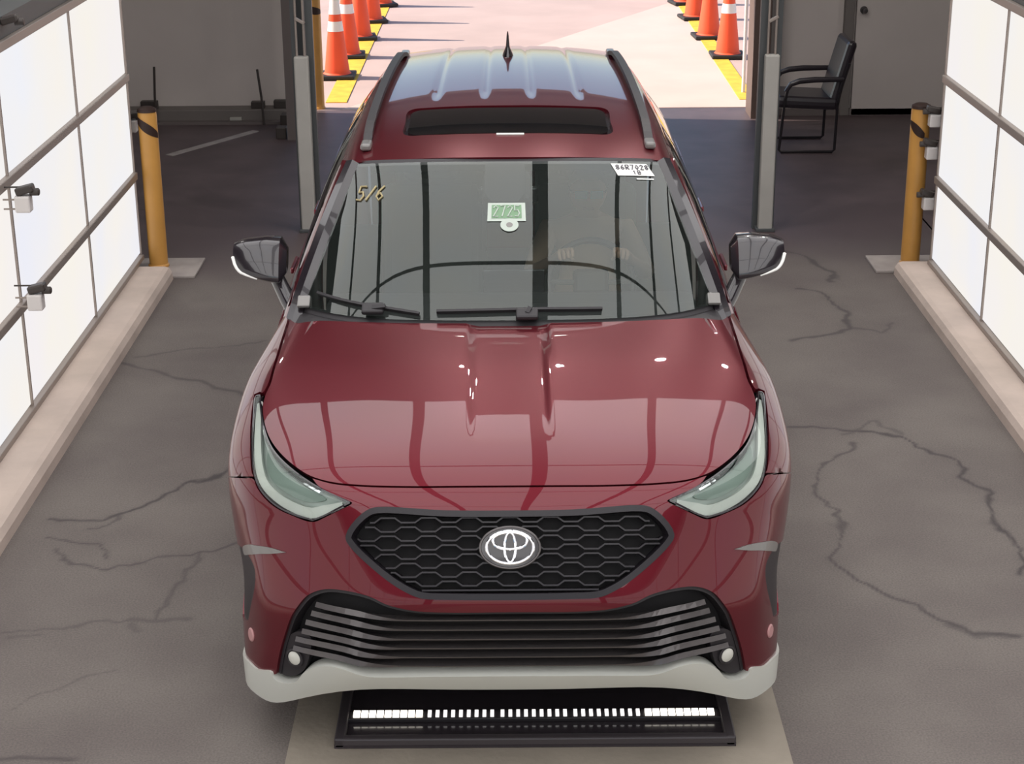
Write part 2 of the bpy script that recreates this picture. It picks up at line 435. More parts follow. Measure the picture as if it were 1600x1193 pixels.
bp = t.nodes.new('ShaderNodeBump'); bp.inputs['Strength'].default_value = .25; bp.inputs['Distance'].default_value = .008
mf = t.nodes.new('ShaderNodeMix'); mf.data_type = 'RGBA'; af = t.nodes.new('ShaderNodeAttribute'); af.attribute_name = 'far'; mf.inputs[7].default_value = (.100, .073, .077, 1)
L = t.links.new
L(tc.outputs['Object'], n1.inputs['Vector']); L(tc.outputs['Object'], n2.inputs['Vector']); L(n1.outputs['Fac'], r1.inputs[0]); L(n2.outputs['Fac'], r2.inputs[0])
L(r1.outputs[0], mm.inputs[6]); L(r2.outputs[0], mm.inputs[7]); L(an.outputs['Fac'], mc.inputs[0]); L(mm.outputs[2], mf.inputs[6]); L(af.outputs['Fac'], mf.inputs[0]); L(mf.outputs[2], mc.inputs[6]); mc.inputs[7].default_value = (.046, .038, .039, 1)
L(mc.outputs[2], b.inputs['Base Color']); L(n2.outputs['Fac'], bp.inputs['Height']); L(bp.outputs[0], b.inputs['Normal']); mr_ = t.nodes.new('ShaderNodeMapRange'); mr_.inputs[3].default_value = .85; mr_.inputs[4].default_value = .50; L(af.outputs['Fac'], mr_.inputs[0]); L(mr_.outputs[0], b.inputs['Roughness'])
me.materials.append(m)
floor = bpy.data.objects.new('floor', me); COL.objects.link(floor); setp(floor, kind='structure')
mb = MB()
MB().add([(-6.5, -7, 0), (7, -7, 0), (7, 4.2, 0), (-6.5, 4.2, 0)], [(0, 1, 2, 3)]).build('floor_entry', m, floor)
for x0, x1, y0, y1 in ((-6.5, -2.6, 4.2, 12.4), (2.95 - .0125, 7, 4.2, 12.4), (-6.5, 7, 12.3875, 16.05)):
    mb.add([(x0, y0, 0), (x1, y0, 0), (x1, y1, 0), (x0, y1, 0)], [(0, 1, 2, 3)])
mb.build('floor_surround', ASPHALT2, floor)
MB().box((.08, 2.6, .002), (1.70, 8.0, .004)).build('concrete_slab', SLABM, floor)

# curbs under the light walls
def curb(name, xa, xb, lab):
    s = 1 if xb > xa else -1          # xa = lane side
    h = .085
    prof = [(xa, 0), (xa + s * .004, h * .55), (xa + s * .022, h * .9), (xa + s * .05, h), (xb, h), (xb, 0)]
    o = MB().prism(prof, 'Y', -5.0, 10.62).build(name, CURBM); setp(o, lab, kind='structure')
    return o
curb('trim_1', -2.165, -2.60, 'beige concrete curb under the left light wall')
curb('trim_2', 2.45, 2.88, 'beige concrete curb under the right light wall')

# light walls: every diffuser panel is a piece of its own
ZR = [.10, .635, 1.265, 1.885]
def light_wall(name, x, s, ys, lab):
    root = empty(name, (x, (ys[0] + ys[-1]) / 2, 0)); setp(root, lab, kind='structure')
    mats = [glow(name + '_a', (1, .95, .88), WALL_GLOW, (.90, .91, 1.0)), glow(name + '_b', (1, .955, .87), WALL_GLOW, (.97, .93, .95)), glow(name + '_c', (.93, .94, 1), WALL_GLOW, (1, .95, .88))]
    proto = {}
    k = 0
    for i in range(len(ys) - 1):
        for j in range(3):
            ya, yb = ys[i] , ys[i + 1]; za, zb = ZR[j], ZR[j + 1]
            MB().box((x + s * .012, (ya + yb) / 2, (za + zb) / 2), (.02, abs(ya - yb) - .016, zb - za - .05), None, .004).build('light_panel', mats[(k * 5 + i) % 3], root); k += 1
    L = (ys[0] + ys[-1]) / 2; D = abs(ys[0] - ys[-1])
    for z in ZR:
        MB().box((x - s * .004, L, z), (.036, D, .046 if z > .2 else .03), None, .004).build('rail', ALU, root)
    for y in ys:
        MB().box((x + s * .006, y, 1.0), (.028, .016, 1.80)).build('mullion', ALU, root)
    MB().box((x + s * .06, L, 1.0), (.06, D, 1.82)).build('back_panel', FRAMEM, root)
    MB().box((x + s * .10, ys[0] + .035, 1.0), (.16, .05, 1.9)).build('end_frame', FRAMEM, root)
    MB().box((x + s * .10, L, 1.96), (.20, D, .10)).build('top_duct', FRAMEM, root)
    return root
YL = [10.80, 9.50, 8.07, 6.75, 5.43, 4.1, 2.8, 1.5, .2, -1.1, -2.4, -3.7, -5.0]; YRR = [10.55, 9.31, 8.02, 6.72, 5.42, 4.1, 2.8, 1.5, .2, -1.1, -2.4, -3.7, -5.0]
light_wall('wall_left', -2.40, -1, YL, 'lit white diffuser wall left of the car')
light_wall('wall_right', 2.665, 1, YRR, 'lit white diffuser wall right of the car')

# light ceiling over the lane
CZ = 3.75
ceil = empty('ceiling', (.08, 3.5, CZ)); setp(ceil, 'luminous panel ceiling above the car', kind='structure')
CEILM = glow('ceiling_diffuser', (1, .96, .93), CEIL_GLOW, (.95, .95, .98))
CX0 = .20; SPX = .90; xs = [CX0 + SPX * k for k in range(-4, 5)]; CY1 = 9.15
ysc = [CY1 - 2.44 * k for k in range(0, 7)]
for i in range(8):
    for j in range(6):
        MB().box((xs[i] + SPX / 2, (ysc[j] + ysc[j + 1]) / 2, CZ), (SPX - .06, 2.44 - .05, .02)).build('light_panel', CEILM, ceil)
for x in xs:
    MB().box((x, (ysc[0] + ysc[-1]) / 2, CZ + .005), (.085 if abs(x - CX0) > .01 else .11, ysc[0] - ysc[-1] + .05, .04)).build('rail', FRAMEM, ceil)
for y in ysc:
    MB().box((CX0, y, CZ + .01), (SPX * 8, .07, .036)).build('cross_rail', FRAMEM, ceil)
MB().box((CX0, (ysc[0] + ysc[-1]) / 2, CZ + .08), (SPX * 8 + .1, ysc[0] - ysc[-1] + .1, .06)).build('back_panel', ROOM, ceil)

# building shell
mb = MB(); mb.box((-6.55, 4.5, 2.3), (.1, 23, 4.6)); o = mb.build('wall_far_left', ROOM); setp(o, kind='structure')
mb = MB(); mb.box((7.05, 4.5, 2.3), (.1, 23, 4.6)); o = mb.build('wall_far_right', ROOM); setp(o, kind='structure')
o = MB().box((.25, 4.5, 4.65), (13.7, 23, .1)).build('ceiling_roof', ROOM); setp(o, kind='structure')
mb = MB()
for x0, x1, z0, z1 in ((-6.5, -2.6, 0, 4.6), (2.9, 7, 0, 4.6), (-2.6, 2.9, 3.8, 4.6)): mb.box(((x0 + x1) / 2, -7, (z0 + z1) / 2), (x1 - x0, .2, z1 - z0))
o = mb.build('wall_front', ROOM); setp(o, kind='structure')
back = empty('wall_back', (0, 15.8, 0)); setp(back, kind='structure')
MB().box((-4.22, 15.82, 2.3), (4.56, .24, 4.6)).build('wall_panel', WALLM, back)
MB().box((4.65, 15.82, 2.3), (4.7, .24, 4.6)).build('wall_panel', WALLM, back)
MB().box((.18, 15.82, 4.0), (4.24, .24, 1.2)).build('lintel', WALLM, back)
o = MB().box((-4.22, 15.60, .06), (4.5, .20, .12), None, .01).build('baseboard_left', TRIMD); setp(o, kind='structure')
o = MB().box((4.65, 15.67, .03), (4.7, .05, .06)).build('baseboard_right', BASEM); setp(o, kind='structure')
o = MB().box((-4.22, 15.47, .012), (4.5, .10, .024)).build('trim_3', BASEM); setp(o, kind='structure')
MB().add([(-40, -60, -.001), (40, -60, -.001), (40, -6.95, -.001), (-40, -6.95, -.001)], [(0, 1, 2, 3)]).build('ground_entry', GROUNDM)['kind'] = 'structure'
# exit doorway and its jambs
d1 = empty('door_1', (.18, 15.8, 0)); setp(d1, 'exit doorway open to the sunlit lot', kind='structure')
MB().box((-1.89, 15.78, 1.7), (.09, .34, 3.4)).build('jamb', FRAMEM, d1)
MB().box((2.255, 15.70, 1.7), (.15, .36, 3.4)).build('jamb', BROWN, d1)
MB().box((2.375, 15.64, 1.7), (.09, .30, 3.4)).build('jamb_cover', TRIMD, d1)
MB().box((.18, 15.78, 3.42), (4.4, .34, .10)).build('header', FRAMEM, d1)
d2 = empty('door_2', (3.6, 15.66, 0)); setp(d2, 'grey flush door behind the armchair', kind='structure')
MB().box((3.60, 15.67, 1.05), (.98, .05, 2.10), None, .004).build('door_leaf', WALLD, d2)
for x in (3.045, 4.14): MB().box((x, 15.675, 1.08), (.085, .10, 2.16), None, .006).build('door_frame', TRIMD, d2)
MB().box((3.59, 15.675, 2.18), (1.18, .10, .08), None, .006).build('door_frame', TRIMD, d2)
kn = MB().lathe([(.0, -.075), (.022, -.072), (.028, -.055), (.02, -.035), (.012, -.03), (.012, -.012), (.034, -.01), (.034, 0)], (3.17, 15.645, .95), 16, 'Y').build('door_knob', GUNMETAL, d2)

# the lot outside
lot = empty('ground', (0, 22, 0)); setp(lot, 'sunlit parking lot beyond the exit', kind='structure')
MB().add([(-40, 16.05, -.001), (40, 16.05, -.001), (40, 120, -.001), (-40, 120, -.001)], [(0, 1, 2, 3)]).build('lot_surface', GROUNDM, lot)
MB().prism([(-1.58, 16.055), (2.28, 16.055), (2.28, 40), (2.19, 40), (2.15, 23.1)], 'Z', -.01, .003).build('concrete_apron', APRONM, lot)
MB().box((-1.66, 24.2, .003), (.20, 15.6, .008)).build('painted_line', LINEM, lot)
MB().box((2.27, 24.2, .004), (.16, 15.6, .010)).build('painted_line', LINEM, lot)
# ------------------------------------------------------------------ the car
NET = np.array([[[0.0,4.9525,0.3075],[0.2667,4.9606,0.3052],[0.4803,4.9732,0.3069],[0.6637,5.0144,0.2552],[0.7868,5.0701,0.1791],[0.8446,5.1169,0.1833],[0.9134,5.1854,0.2013],[0.9112,5.3239,0.161],[0.9065,5.5,0.12]],[[0.0,4.906,0.3873],[0.2657,4.9158,0.3849],[0.4789,4.9314,0.3819],[0.6628,4.9818,0.3322],[0.7857,5.0501,0.2956],[0.8453,5.1051,0.2875],[0.9208,5.204,0.2545],[0.9173,5.3304,0.2298],[0.9126,5.5,0.1952]],[[0.0,4.8937,0.4986],[0.2652,4.9058,0.4893],[0.4784,4.9253,0.4867],[0.6622,4.9879,0.4669],[0.788,5.0732,0.4135],[0.8505,5.1386,0.3857],[0.9339,5.2823,0.3071],[0.9288,5.3669,0.3202],[0.9243,5.5006,0.3149]],[[0.0,4.8884,0.6193],[0.2644,4.9011,0.6126],[0.4772,4.9211,0.601],[0.6618,4.9859,0.5612],[0.7871,5.0745,0.5287],[0.8494,5.1399,0.5049],[0.9347,5.2965,0.4198],[0.929,5.3707,0.4192],[0.9246,5.4969,0.3974]],[[0.0,4.8987,0.6692],[0.2626,4.9117,0.6624],[0.4739,4.932,0.6531],[0.6573,4.998,0.6125],[0.781,5.0884,0.6014],[0.8419,5.1546,0.5973],[0.9256,5.3159,0.5435],[0.9201,5.3881,0.5304],[0.9157,5.5131,0.4996]],[[0.0,4.9553,0.7919],[0.2685,4.9683,0.7855],[0.4847,4.9886,0.7763],[0.672,5.0544,0.7412],[0.7993,5.1446,0.7119],[0.8626,5.2105,0.6904],[0.9494,5.3764,0.6124],[0.9433,5.4321,0.6176],[0.9388,5.5396,0.6037]],[[0.0,5.0159,0.9035],[0.2746,5.0289,0.8975],[0.4955,5.0482,0.888],[0.6871,5.1152,0.8561],[0.8179,5.2049,0.8095],[0.8826,5.2697,0.785],[0.9696,5.4247,0.7165],[0.9642,5.487,0.7111],[0.9604,5.6011,0.6854]],[[0.0,5.0624,0.9768],[0.2798,5.0694,0.9731],[0.5056,5.0974,0.9644],[0.6978,5.1436,0.9518],[0.829,5.2282,0.9231],[0.8927,5.2831,0.9012],[0.9895,5.4753,0.821],[0.9758,5.5367,0.7883],[0.9698,5.6534,0.7321]],[[0.0,5.235,1.0354],[0.2862,5.2434,1.032],[0.5164,5.2621,1.0235],[0.7128,5.3086,1.0028],[0.8456,5.3854,0.9699],[0.9073,5.4206,0.9538],[0.9921,5.5439,0.907],[0.9847,5.6212,0.8631],[0.9678,5.7454,0.7992]],[[0.0,5.479,1.0754],[0.288,5.4927,1.0701],[0.5197,5.5115,1.0628],[0.7156,5.5459,1.0496],[0.843,5.589,1.0336],[0.907,5.6404,1.0112],[0.9968,5.8156,0.9558],[0.9901,5.8472,0.9079],[0.9671,5.9305,0.8385]],[[0.0,5.7717,1.1145],[0.2861,5.7861,1.1094],[0.5157,5.7989,1.1055],[0.71,5.836,1.0932],[0.8354,5.8746,1.0814],[0.8917,5.8805,1.073],[0.995,6.1605,1.0065],[0.9848,6.1018,0.9338],[0.9739,6.1122,0.8318]],[[0.0,5.9227,1.1333],[0.2804,5.9409,1.1271],[0.5048,5.9442,1.1235],[0.6925,5.9593,1.1132],[0.8134,5.9879,1.1013],[0.8695,5.9914,1.0832],[0.9851,6.4023,1.0121],[0.9417,6.2817,0.8529],[0.9514,6.2486,0.6537]],[[0.0,6.2134,1.1495],[0.2628,6.2183,1.1465],[0.4736,6.2336,1.1465],[0.65,6.2563,1.1509],[0.7653,6.3071,1.1442],[0.8181,6.2942,1.1324],[0.8998,6.6971,1.1263],[0.9607,6.593,0.8107],[0.955,6.58,0.45]]])
Q = {'hood': [(0.0, 0.5975),(0.0848, 0.5975),(0.1645, 0.5972),(0.2686, 0.6008),(0.3345, 0.6081),(0.3915, 0.6258),(0.4425, 0.6566),(0.5031, 0.6998),(0.5476, 0.7344),(0.5932, 0.7758),(0.6289, 0.8161),(0.6299, 0.8454),(0.6187, 0.8749),(0.6519, 0.9427),(0.6998, 0.976),(0.7358, 0.9923),(0.742, 0.9941)], 'lamp': [(0.2995, 0.5441),(0.2995, 0.5441),(0.3703, 0.5895),(0.4421, 0.6398),(0.5248, 0.7015),(0.5825, 0.7546),(0.6307, 0.8001),(0.6781, 0.8419),(0.6781, 0.8419),(0.7107, 0.8361),(0.6787, 0.784),(0.6406, 0.6999),(0.6167, 0.6331),(0.5911, 0.5903),(0.5266, 0.5415),(0.4576, 0.5097),(0.3968, 0.4913),(0.3968, 0.4913),(0.3645, 0.5041)], 'bump_top': [(0.0, 0.5915),(0.0849, 0.5915),(0.1646, 0.5913),(0.2687, 0.5949),(0.3346, 0.6023),(0.3881, 0.6183),(0.3881, 0.6183),(0.3701, 0.5935),(0.2964, 0.5462),(0.2937, 0.5421),(0.3633, 0.4986),(0.3973, 0.486),(0.4583, 0.5041),(0.5333, 0.5357),(0.6035, 0.5863),(0.6219, 0.6113),(0.6949, 0.6144),(0.7629, 0.6154)], 'fend_in': [(0.6213, 0.6212),(0.6346, 0.6329),(0.6552, 0.6999),(0.7, 0.7837),(0.7278, 0.8418),(0.6866, 0.8501),(0.6547, 0.8505),(0.6401, 0.8769),(0.6736, 0.9424),(0.7191, 0.9745),(0.7539, 0.9906),(0.7605, 0.9924)], 'ug': [(0.0, 0.5063),(0.1081, 0.5083),(0.2372, 0.5201),(0.2611, 0.5101),(0.3089, 0.4465),(0.3027, 0.4271),(0.2388, 0.3566),(0.1863, 0.309),(0.1572, 0.2893),(0.1124, 0.2844),(0.0, 0.2819)], 'lg': [(0.0, 0.2122),(0.1124, 0.2123),(0.1737, 0.2209),(0.2273, 0.2482),(0.2701, 0.2872),(0.3231, 0.3081),(0.3816, 0.3142),(0.4367, 0.2906),(0.4822, 0.2188),(0.5209, 0.1373),(0.5568, 0.0798),(0.5807, 0.0421),(0.5568, 0.0349),(0.4843, 0.0351),(0.4519, 0.0499),(0.4155, 0.0593),(0.369, 0.0595),(0.3324, 0.0497),(0.2966, 0.0367),(0.2666, 0.0316),(0.1138, 0.0338),(0.0, 0.0348)], 'sk_top': [(0.0, 0.0317),(0.1138, 0.0308),(0.2668, 0.0285),(0.2968, 0.0337),(0.3325, 0.0468),(0.3692, 0.0559),(0.4157, 0.056),(0.4523, 0.0461),(0.4823, 0.031),(0.5644, 0.0317),(0.5933, 0.0395),(0.6002, 0.0458),(0.7181, 0.0441),(0.7909, 0.0533)], 'vent_in': [(0.7426, 0.3728),(0.7224, 0.3403),(0.7472, 0.2633),(0.7894, 0.1642)], 'acc': [(0.4968, 0.4053),(0.4968, 0.4053),(0.5591, 0.4135),(0.6547, 0.415),(0.7471, 0.4124),(0.7746, 0.403),(0.7726, 0.3828),(0.7268, 0.3839),(0.6387, 0.392),(0.5561, 0.3981)], 'gbars': [[(0.0, 0.496),(0.0117, 0.496),(0.0224, 0.4827),(0.0459, 0.4827),(0.0566, 0.496),(0.0805, 0.496),(0.0918, 0.4828),(0.1166, 0.4828),(0.1278, 0.496),(0.1537, 0.496),(0.1663, 0.4828),(0.1939, 0.4828),(0.2063, 0.496),(0.2356, 0.496),(0.25, 0.4828),(0.2598, 0.4828)], [(0.0, 0.4579),(0.0118, 0.4579),(0.0224, 0.4702),(0.046, 0.4702),(0.057, 0.4579),(0.0811, 0.4579),(0.092, 0.4702),(0.1169, 0.4702),(0.1287, 0.458),(0.1549, 0.458),(0.1667, 0.4702),(0.1945, 0.4702),(0.208, 0.458),(0.2375, 0.458),(0.2507, 0.4703),(0.2719, 0.4704)], [(0.0, 0.4462),(0.0118, 0.4462),(0.0226, 0.4345),(0.0464, 0.4345),(0.0571, 0.4462),(0.0813, 0.4462),(0.0927, 0.4345),(0.1177, 0.4345),(0.129, 0.4462),(0.1553, 0.4462),(0.168, 0.4345),(0.1959, 0.4345),(0.2085, 0.4462),(0.2382, 0.4462),(0.2527, 0.4346),(0.2843, 0.4347),(0.2913, 0.4405)], [(0.0, 0.4119),(0.0119, 0.4119),(0.0226, 0.4232),(0.0465, 0.4232),(0.0575, 0.4119),(0.0818, 0.4119),(0.0929, 0.4232),(0.118, 0.4232),(0.1299, 0.4119),(0.1564, 0.4119),(0.1684, 0.4232),(0.1964, 0.4231),(0.2101, 0.4118),(0.24, 0.4119),(0.2534, 0.4232),(0.2851, 0.4234),(0.2866, 0.4222)], [(0.0, 0.4009),(0.0119, 0.4009),(0.0228, 0.3898),(0.0468, 0.3898),(0.0576, 0.4009),(0.082, 0.4009),(0.0935, 0.3898),(0.1188, 0.3898),(0.1302, 0.4009),(0.1568, 0.4008),(0.1696, 0.3897),(0.1979, 0.3897),(0.2106, 0.4008),(0.2406, 0.4008),(0.2554, 0.3897)], [(0.0, 0.3677),(0.012, 0.3677),(0.0228, 0.3789),(0.0469, 0.3789),(0.058, 0.3677),(0.0826, 0.3677),(0.0937, 0.3789),(0.119, 0.3788),(0.1311, 0.3676),(0.1579, 0.3676),(0.17, 0.3788),(0.1984, 0.3787),(0.2122, 0.3675),(0.2327, 0.3675)], [(0.0, 0.3564),(0.012, 0.3564),(0.023, 0.3446),(0.0472, 0.3446),(0.0581, 0.3564),(0.0828, 0.3564),(0.0943, 0.3446),(0.1198, 0.3446),(0.1314, 0.3563),(0.1582, 0.3563),(0.1712, 0.3445),(0.1998, 0.3444),(0.2127, 0.3562),(0.2222, 0.3562)], [(0.0, 0.3195),(0.0121, 0.3195),(0.023, 0.3325),(0.0473, 0.3325),(0.0585, 0.3195),(0.0832, 0.3195),(0.0945, 0.3325),(0.1201, 0.3325),(0.1322, 0.3194),(0.1592, 0.3194),(0.1716, 0.3324),(0.191, 0.3323)], [(0.0, 0.3055),(0.0121, 0.3055),(0.0586, 0.3055),(0.0834, 0.3055),(0.1324, 0.3054),(0.1595, 0.3053)]], 'slats': [[(0.0, 0.1769),(0.0778, 0.177),(0.161, 0.1776),(0.2134, 0.1799),(0.2584, 0.1906),(0.3079, 0.2113),(0.4129, 0.2556)], [(0.0, 0.1455),(0.0779, 0.1456),(0.1612, 0.1459),(0.222, 0.1473),(0.2675, 0.1557),(0.3175, 0.1728),(0.4265, 0.212)], [(0.0, 0.1176),(0.078, 0.1177),(0.1615, 0.1176),(0.2308, 0.1183),(0.2769, 0.1254),(0.3276, 0.1405),(0.4455, 0.1725)], [(0.0, 0.0935),(0.0782, 0.0934),(0.1618, 0.0931),(0.2369, 0.0934),(0.2835, 0.1),(0.3347, 0.1136),(0.4598, 0.1407)], [(0.0, 0.0706),(0.0783, 0.0704),(0.1622, 0.0697),(0.2432, 0.07),(0.2903, 0.0767),(0.342, 0.0913),(0.4846, 0.1177)], [(0.0, 0.0486),(0.0785, 0.0482),(0.1627, 0.0473),(0.2526, 0.0477),(0.3003, 0.0549),(0.353, 0.0698),(0.4963, 0.095)]], 'emblem': [(0.0, 0.4158)], 'fog': [(0.4956, 0.071)], 'sens': [(0.7576, 0.1232)], 'drl': [(0.3177, 0.5377),(0.3632, 0.5194),(0.402, 0.5116),(0.4552, 0.5286),(0.518, 0.5627),(0.5679, 0.6043),(0.593, 0.6528),(0.6152, 0.7176),(0.6478, 0.7841)], 'lampdark': [(0.3636, 0.5594),(0.4382, 0.617),(0.5158, 0.678),(0.5653, 0.7174),(0.5649, 0.6627),(0.5252, 0.6013),(0.4422, 0.5521),(0.4044, 0.5447)], 'domes': [(0.0598, 0.986),(0.0924, 0.9861),(0.0621, 0.7469),(0.0653, 0.8656)]}
def basis(n, t):
    k = 3; kn = np.concatenate([[0] * k, np.linspace(0, 1, n - k + 1), [1] * k]); t = np.clip(t, 0, 1 - 1e-9)
    B = [((t >= kn[i]) & (t < kn[i + 1])).astype(float) for i in range(len(kn) - 1)]
    for d in range(1, k + 1):
        nb = []
        for i in range(len(kn) - d - 1):
            a = 0
            if kn[i + d] > kn[i]: a = a + (t - kn[i]) / (kn[i + d] - kn[i]) * B[i]
            if kn[i + d + 1] > kn[i + 1]: a = a + (kn[i + d + 1] - t) / (kn[i + d + 1] - kn[i + 1]) * B[i + 1]
            nb.append(a)
        B = nb
    return np.stack(B, -1)
_L = NET[:, :0:-1].copy(); _L[..., 0] *= -1
NETF = np.concatenate([_L, NET], 1)
CARX = -.010
sstep = lambda a, b, x: (lambda u: u * u * (3 - 2 * u))(np.clip((x - a) / (b - a), 0, 1))
def clip_(s, t):       # front clip: s across (-1..1), t from the chin up over the nose and the bonnet to the cowl
    s = np.asarray(s, float); t = np.asarray(t, float)
    P = np.einsum('...i,...j,jik->...k', basis(17, (s + 1) / 2), basis(13, t), NETF)
    x = np.abs(P[..., 0])
    A = np.clip((t - .715) / .25, 0, 1); w = .036 * A + .004; xc = .128 + .012 * (t - .72) / .27
    P[..., 2] -= .0125 * A * (1 - sstep(xc - w / 2, xc + w / 2, x))       # sunken centre between two crisp bonnet lines
    P[..., 0] += CARX
    return P
def cpt(s, t, off=0.):
    s = np.atleast_1d(np.asarray(s, float)); t = np.atleast_1d(np.asarray(t, float)); e = 1e-3
    P = clip_(s, t); N = np.cross(clip_(s + e, t) - clip_(s - e, t), clip_(s, t + e) - clip_(s, t - e))
    N /= np.linalg.norm(N, axis=1)[:, None]
    return P + N * off, N
car = empty('car', (CARX, 7.4, 0), 'dark red SUV with black grille standing in the light tunnel', 'car')
C2 = lambda p: [p, p]
# bonnet
hood_h = Q['hood'][:-1] + C2(Q['hood'][-1]) + [(.60, .9965), (.45, .998), (.25, .999), (0, .999)]
panel('hood', PAINT, car, clip_, catmull(sym(hood_h), 5, True), res=(.012, .014))
# bumper skin: ring round the upper grille, open downwards over the lower grille
lgh = Q['lg'][:12]
bump_h = Q['bump_top'] + [(.88, .617)] + C2((1, .62)) + [(1, .5), (1, .3)] + C2((1, .052)) + [(.9, .050)] + [(.795, .0465)] + [(.72, .0385), (.6005, .0410)] + C2(lgh[-1]) + lgh[-2::-1]
bump_h[0] = (0, bump_h[0][1])
ug_full = catmull(sym([Q['ug'][0], Q['ug'][1]] + Q['ug'][2:]), 5, True)
V0 = [(.735, .3728), (.708, .3403), (.730, .2632)] + C2((.785, .1641)) + C2((.90, .165)) + [(.955, .25), (.97, .34), (.95, .395), (.86, .405), (.79, .400)]
vents = [catmull([(sg * a, b) for a, b in V0], 4, True) for sg in (1, -1)]
bumper = panel('front_bumper', PAINT, car, clip_, catmull(sym(bump_h), 5, True), [ug_full] + vents, res=(.028, .016), flange=.03)
# black core behind all gaps
S_, T_ = np.meshgrid(np.linspace(-.93, .93, 60), np.linspace(.02, .985, 60))
P, N = cpt(S_.ravel(), T_.ravel()); P = P - N * .075; P[:, 1] = np.maximum(P[:, 1], 5.03)
MB().grid(P.reshape(60, 60, 3)).build('front_core', DARK, car)
for sg in (1, -1):
    f = [(sg * a, b) for a, b in (Q['fend_in'][:3] + Q['fend_in'][3:5] + Q['fend_in'][4:6] + Q['fend_in'][5:-1] + C2(Q['fend_in'][-1]) + [(.85, .9945)] + C2((1, .9995)) + [(1, .9), (1, .75)] + C2((1, .624)) + [(.88, .6205)] + C2((.763, .6195)) + C2(Q['fend_in'][0]))]
    panel('front_fender', PAINT, car, clip_, catmull(f, 4, True), res=(.028, .016), flange=.02)
    # side air vent: black pocket with a grey brow
    v = catmull([(sg * a, b) for a, b in V0], 4, True)
    vb = panel('air_vent', GRILLEB, car, clip_, v, res=(.03, .02), off=-.006, flange=0)
    panel('vent_brow', GREYTRIM, vb, clip_, catmull([(sg * a, b) for a, b in Q['acc']], 4, True), res=(.03, .012), off=.005, flange=.012)
    # headlamp
    lp = [(sg * a, b) for a, b in Q['lamp']]; lpc = catmull(lp, 5, True)
    cx, cy = np.mean(np.array(lpc), 0)
    head = panel('headlight', LAMPIN, car, clip_, lpc, res=(.03, .015), off=-.035, flange=0)
    panel('projector_bay', LAMPDARK, head, clip_, catmull([(sg * a, b) for a, b in Q['lampdark']], 4, True), res=(.03, .015), off=-.028, flange=.01)
    D = np.array(catmull([(sg * a, b) for a, b in Q['drl'] + [(.672, .826)]], 5)); P, N = cpt(D[:, 0], D[:, 1], -.006)
    bar(MB(), P, N, np.interp(np.linspace(0, 1, len(P)), [0, .12, .35, .7, 1], [.018, .036, .033, .028, .020]), .012).build('light_guide', WHITEP, head)
    D = np.array(catmull([(sg * a, b) for a, b in Q['lamp'][2:8]], 5)); P, N = cpt(D[:, 0], D[:, 1], -.006)
    P[:, 2] -= .010
    bar(MB(), P, N, .013, .02).build('chrome_strip', CHROME, head)
    P, N = cpt(np.array(lpc)[:, 0], np.array(lpc)[:, 1], .0005); P = np.vstack([P, P[:1]]); N = np.vstack([N, N[:1]])
    bar(MB(), P, N, .0055, .02).build('gasket', BLACKG, head)
    panel('lens', LENS, head, clip_, lpc, res=(.03, .015), off=-.001, flange=0)
    # round fog lamp and parking sensor, its highlight put into the pink cap colour
    (fs, ft), (ss, st) = Q['fog'][0], Q['sens'][0]
    P, N = cpt(sg * fs, ft, -.012); R = Vector(N[0]).to_track_quat('Z', 'Y').to_matrix()
    b_ = MB().lathe([(.034, -.03), (.034, .004), (.027, .006), (.025, .002)], (0, 0, 0), 24); b_.v = [tuple(Vector(P[0]) + R @ Vector(q)) for q in b_.v]
    fl = b_.build('fog_lamp', BLACKP, car)
    b_ = MB().lathe([(.0245, 0), (.024, .004), (.016, .008), (.006, .0095)], (0, 0, 0), 24); b_.v = [tuple(Vector(P[0]) + R @ Vector(q)) for q in b_.v]
    b_.build('fog_lens', FOGM, fl)
    P, N = cpt(sg * ss, st, -.001); R = Vector(N[0]).to_track_quat('Z', 'Y').to_matrix()
    b_ = MB().lathe([(.024, -.01), (.024, .003), (.020, .006)], (0, 0, 0), 20); b_.v = [tuple(Vector(P[0]) + R @ Vector(q)) for q in b_.v]
    b_.build('parking_sensor', mat('sensor_cap_highlight', (.48, .25, .25), .4), car)
# upper grille
gr = panel('upper_grille', DARK, car, clip_, ug_full, res=(.03, .02), off=-.055, flange=0)
U = np.array(ug_full); P, N = cpt(U[:, 0], U[:, 1], .002); P = np.vstack([P, P[:1]]); N = np.vstack([N, N[:1]])
bar(MB(), P, N, .020, .05).build('grille_frame', GRILLEB, gr)
for k, L in enumerate(Q['gbars']):
    L = np.array([(-a, b) for a, b in L[::-1] if a > 1e-6] + L)
    P, N = cpt(L[:, 0], L[:, 1], -.012)
    bar(MB(), P, N, .0055, .030).build('grille_bar', GRILLEB, gr)
# emblem
(es, et) = Q['emblem'][0]
P, N = cpt(0, et, .004); Nn = Vector(N[0]); Xa = Vector((1, 0, 0)); Ya = Nn.cross(Xa).normalized(); O = Vector(P[0])
def ell(cx, cy, a, b, n=40, h=0.): return [O + Xa * (cx + a * math.cos(2 * PI * k / n)) + Ya * (cy + b * math.sin(2 * PI * k / n)) + Nn * h for k in range(n)]
def disc(pts, h):
    n = len(pts); return MB().add([p - Nn * h for p in pts] + list(pts), [tuple(range(n, 2 * n))] + [(i, (i + 1) % n, n + (i + 1) % n, n + i) for i in range(n)])
em = disc(ell(0, 0, .098, .068), .02).build('emblem', BLACKG, gr)
MB().tube(ell(0, 0, .095, .065, 48, .001), .0042, 8, closed=True).build('emblem_surround', GUNMETAL, em)
MB().tube(ell(0, 0, .0745, .051, 48, .005), .0052, 8, closed=True).build('outer_ring', CHROME, em)
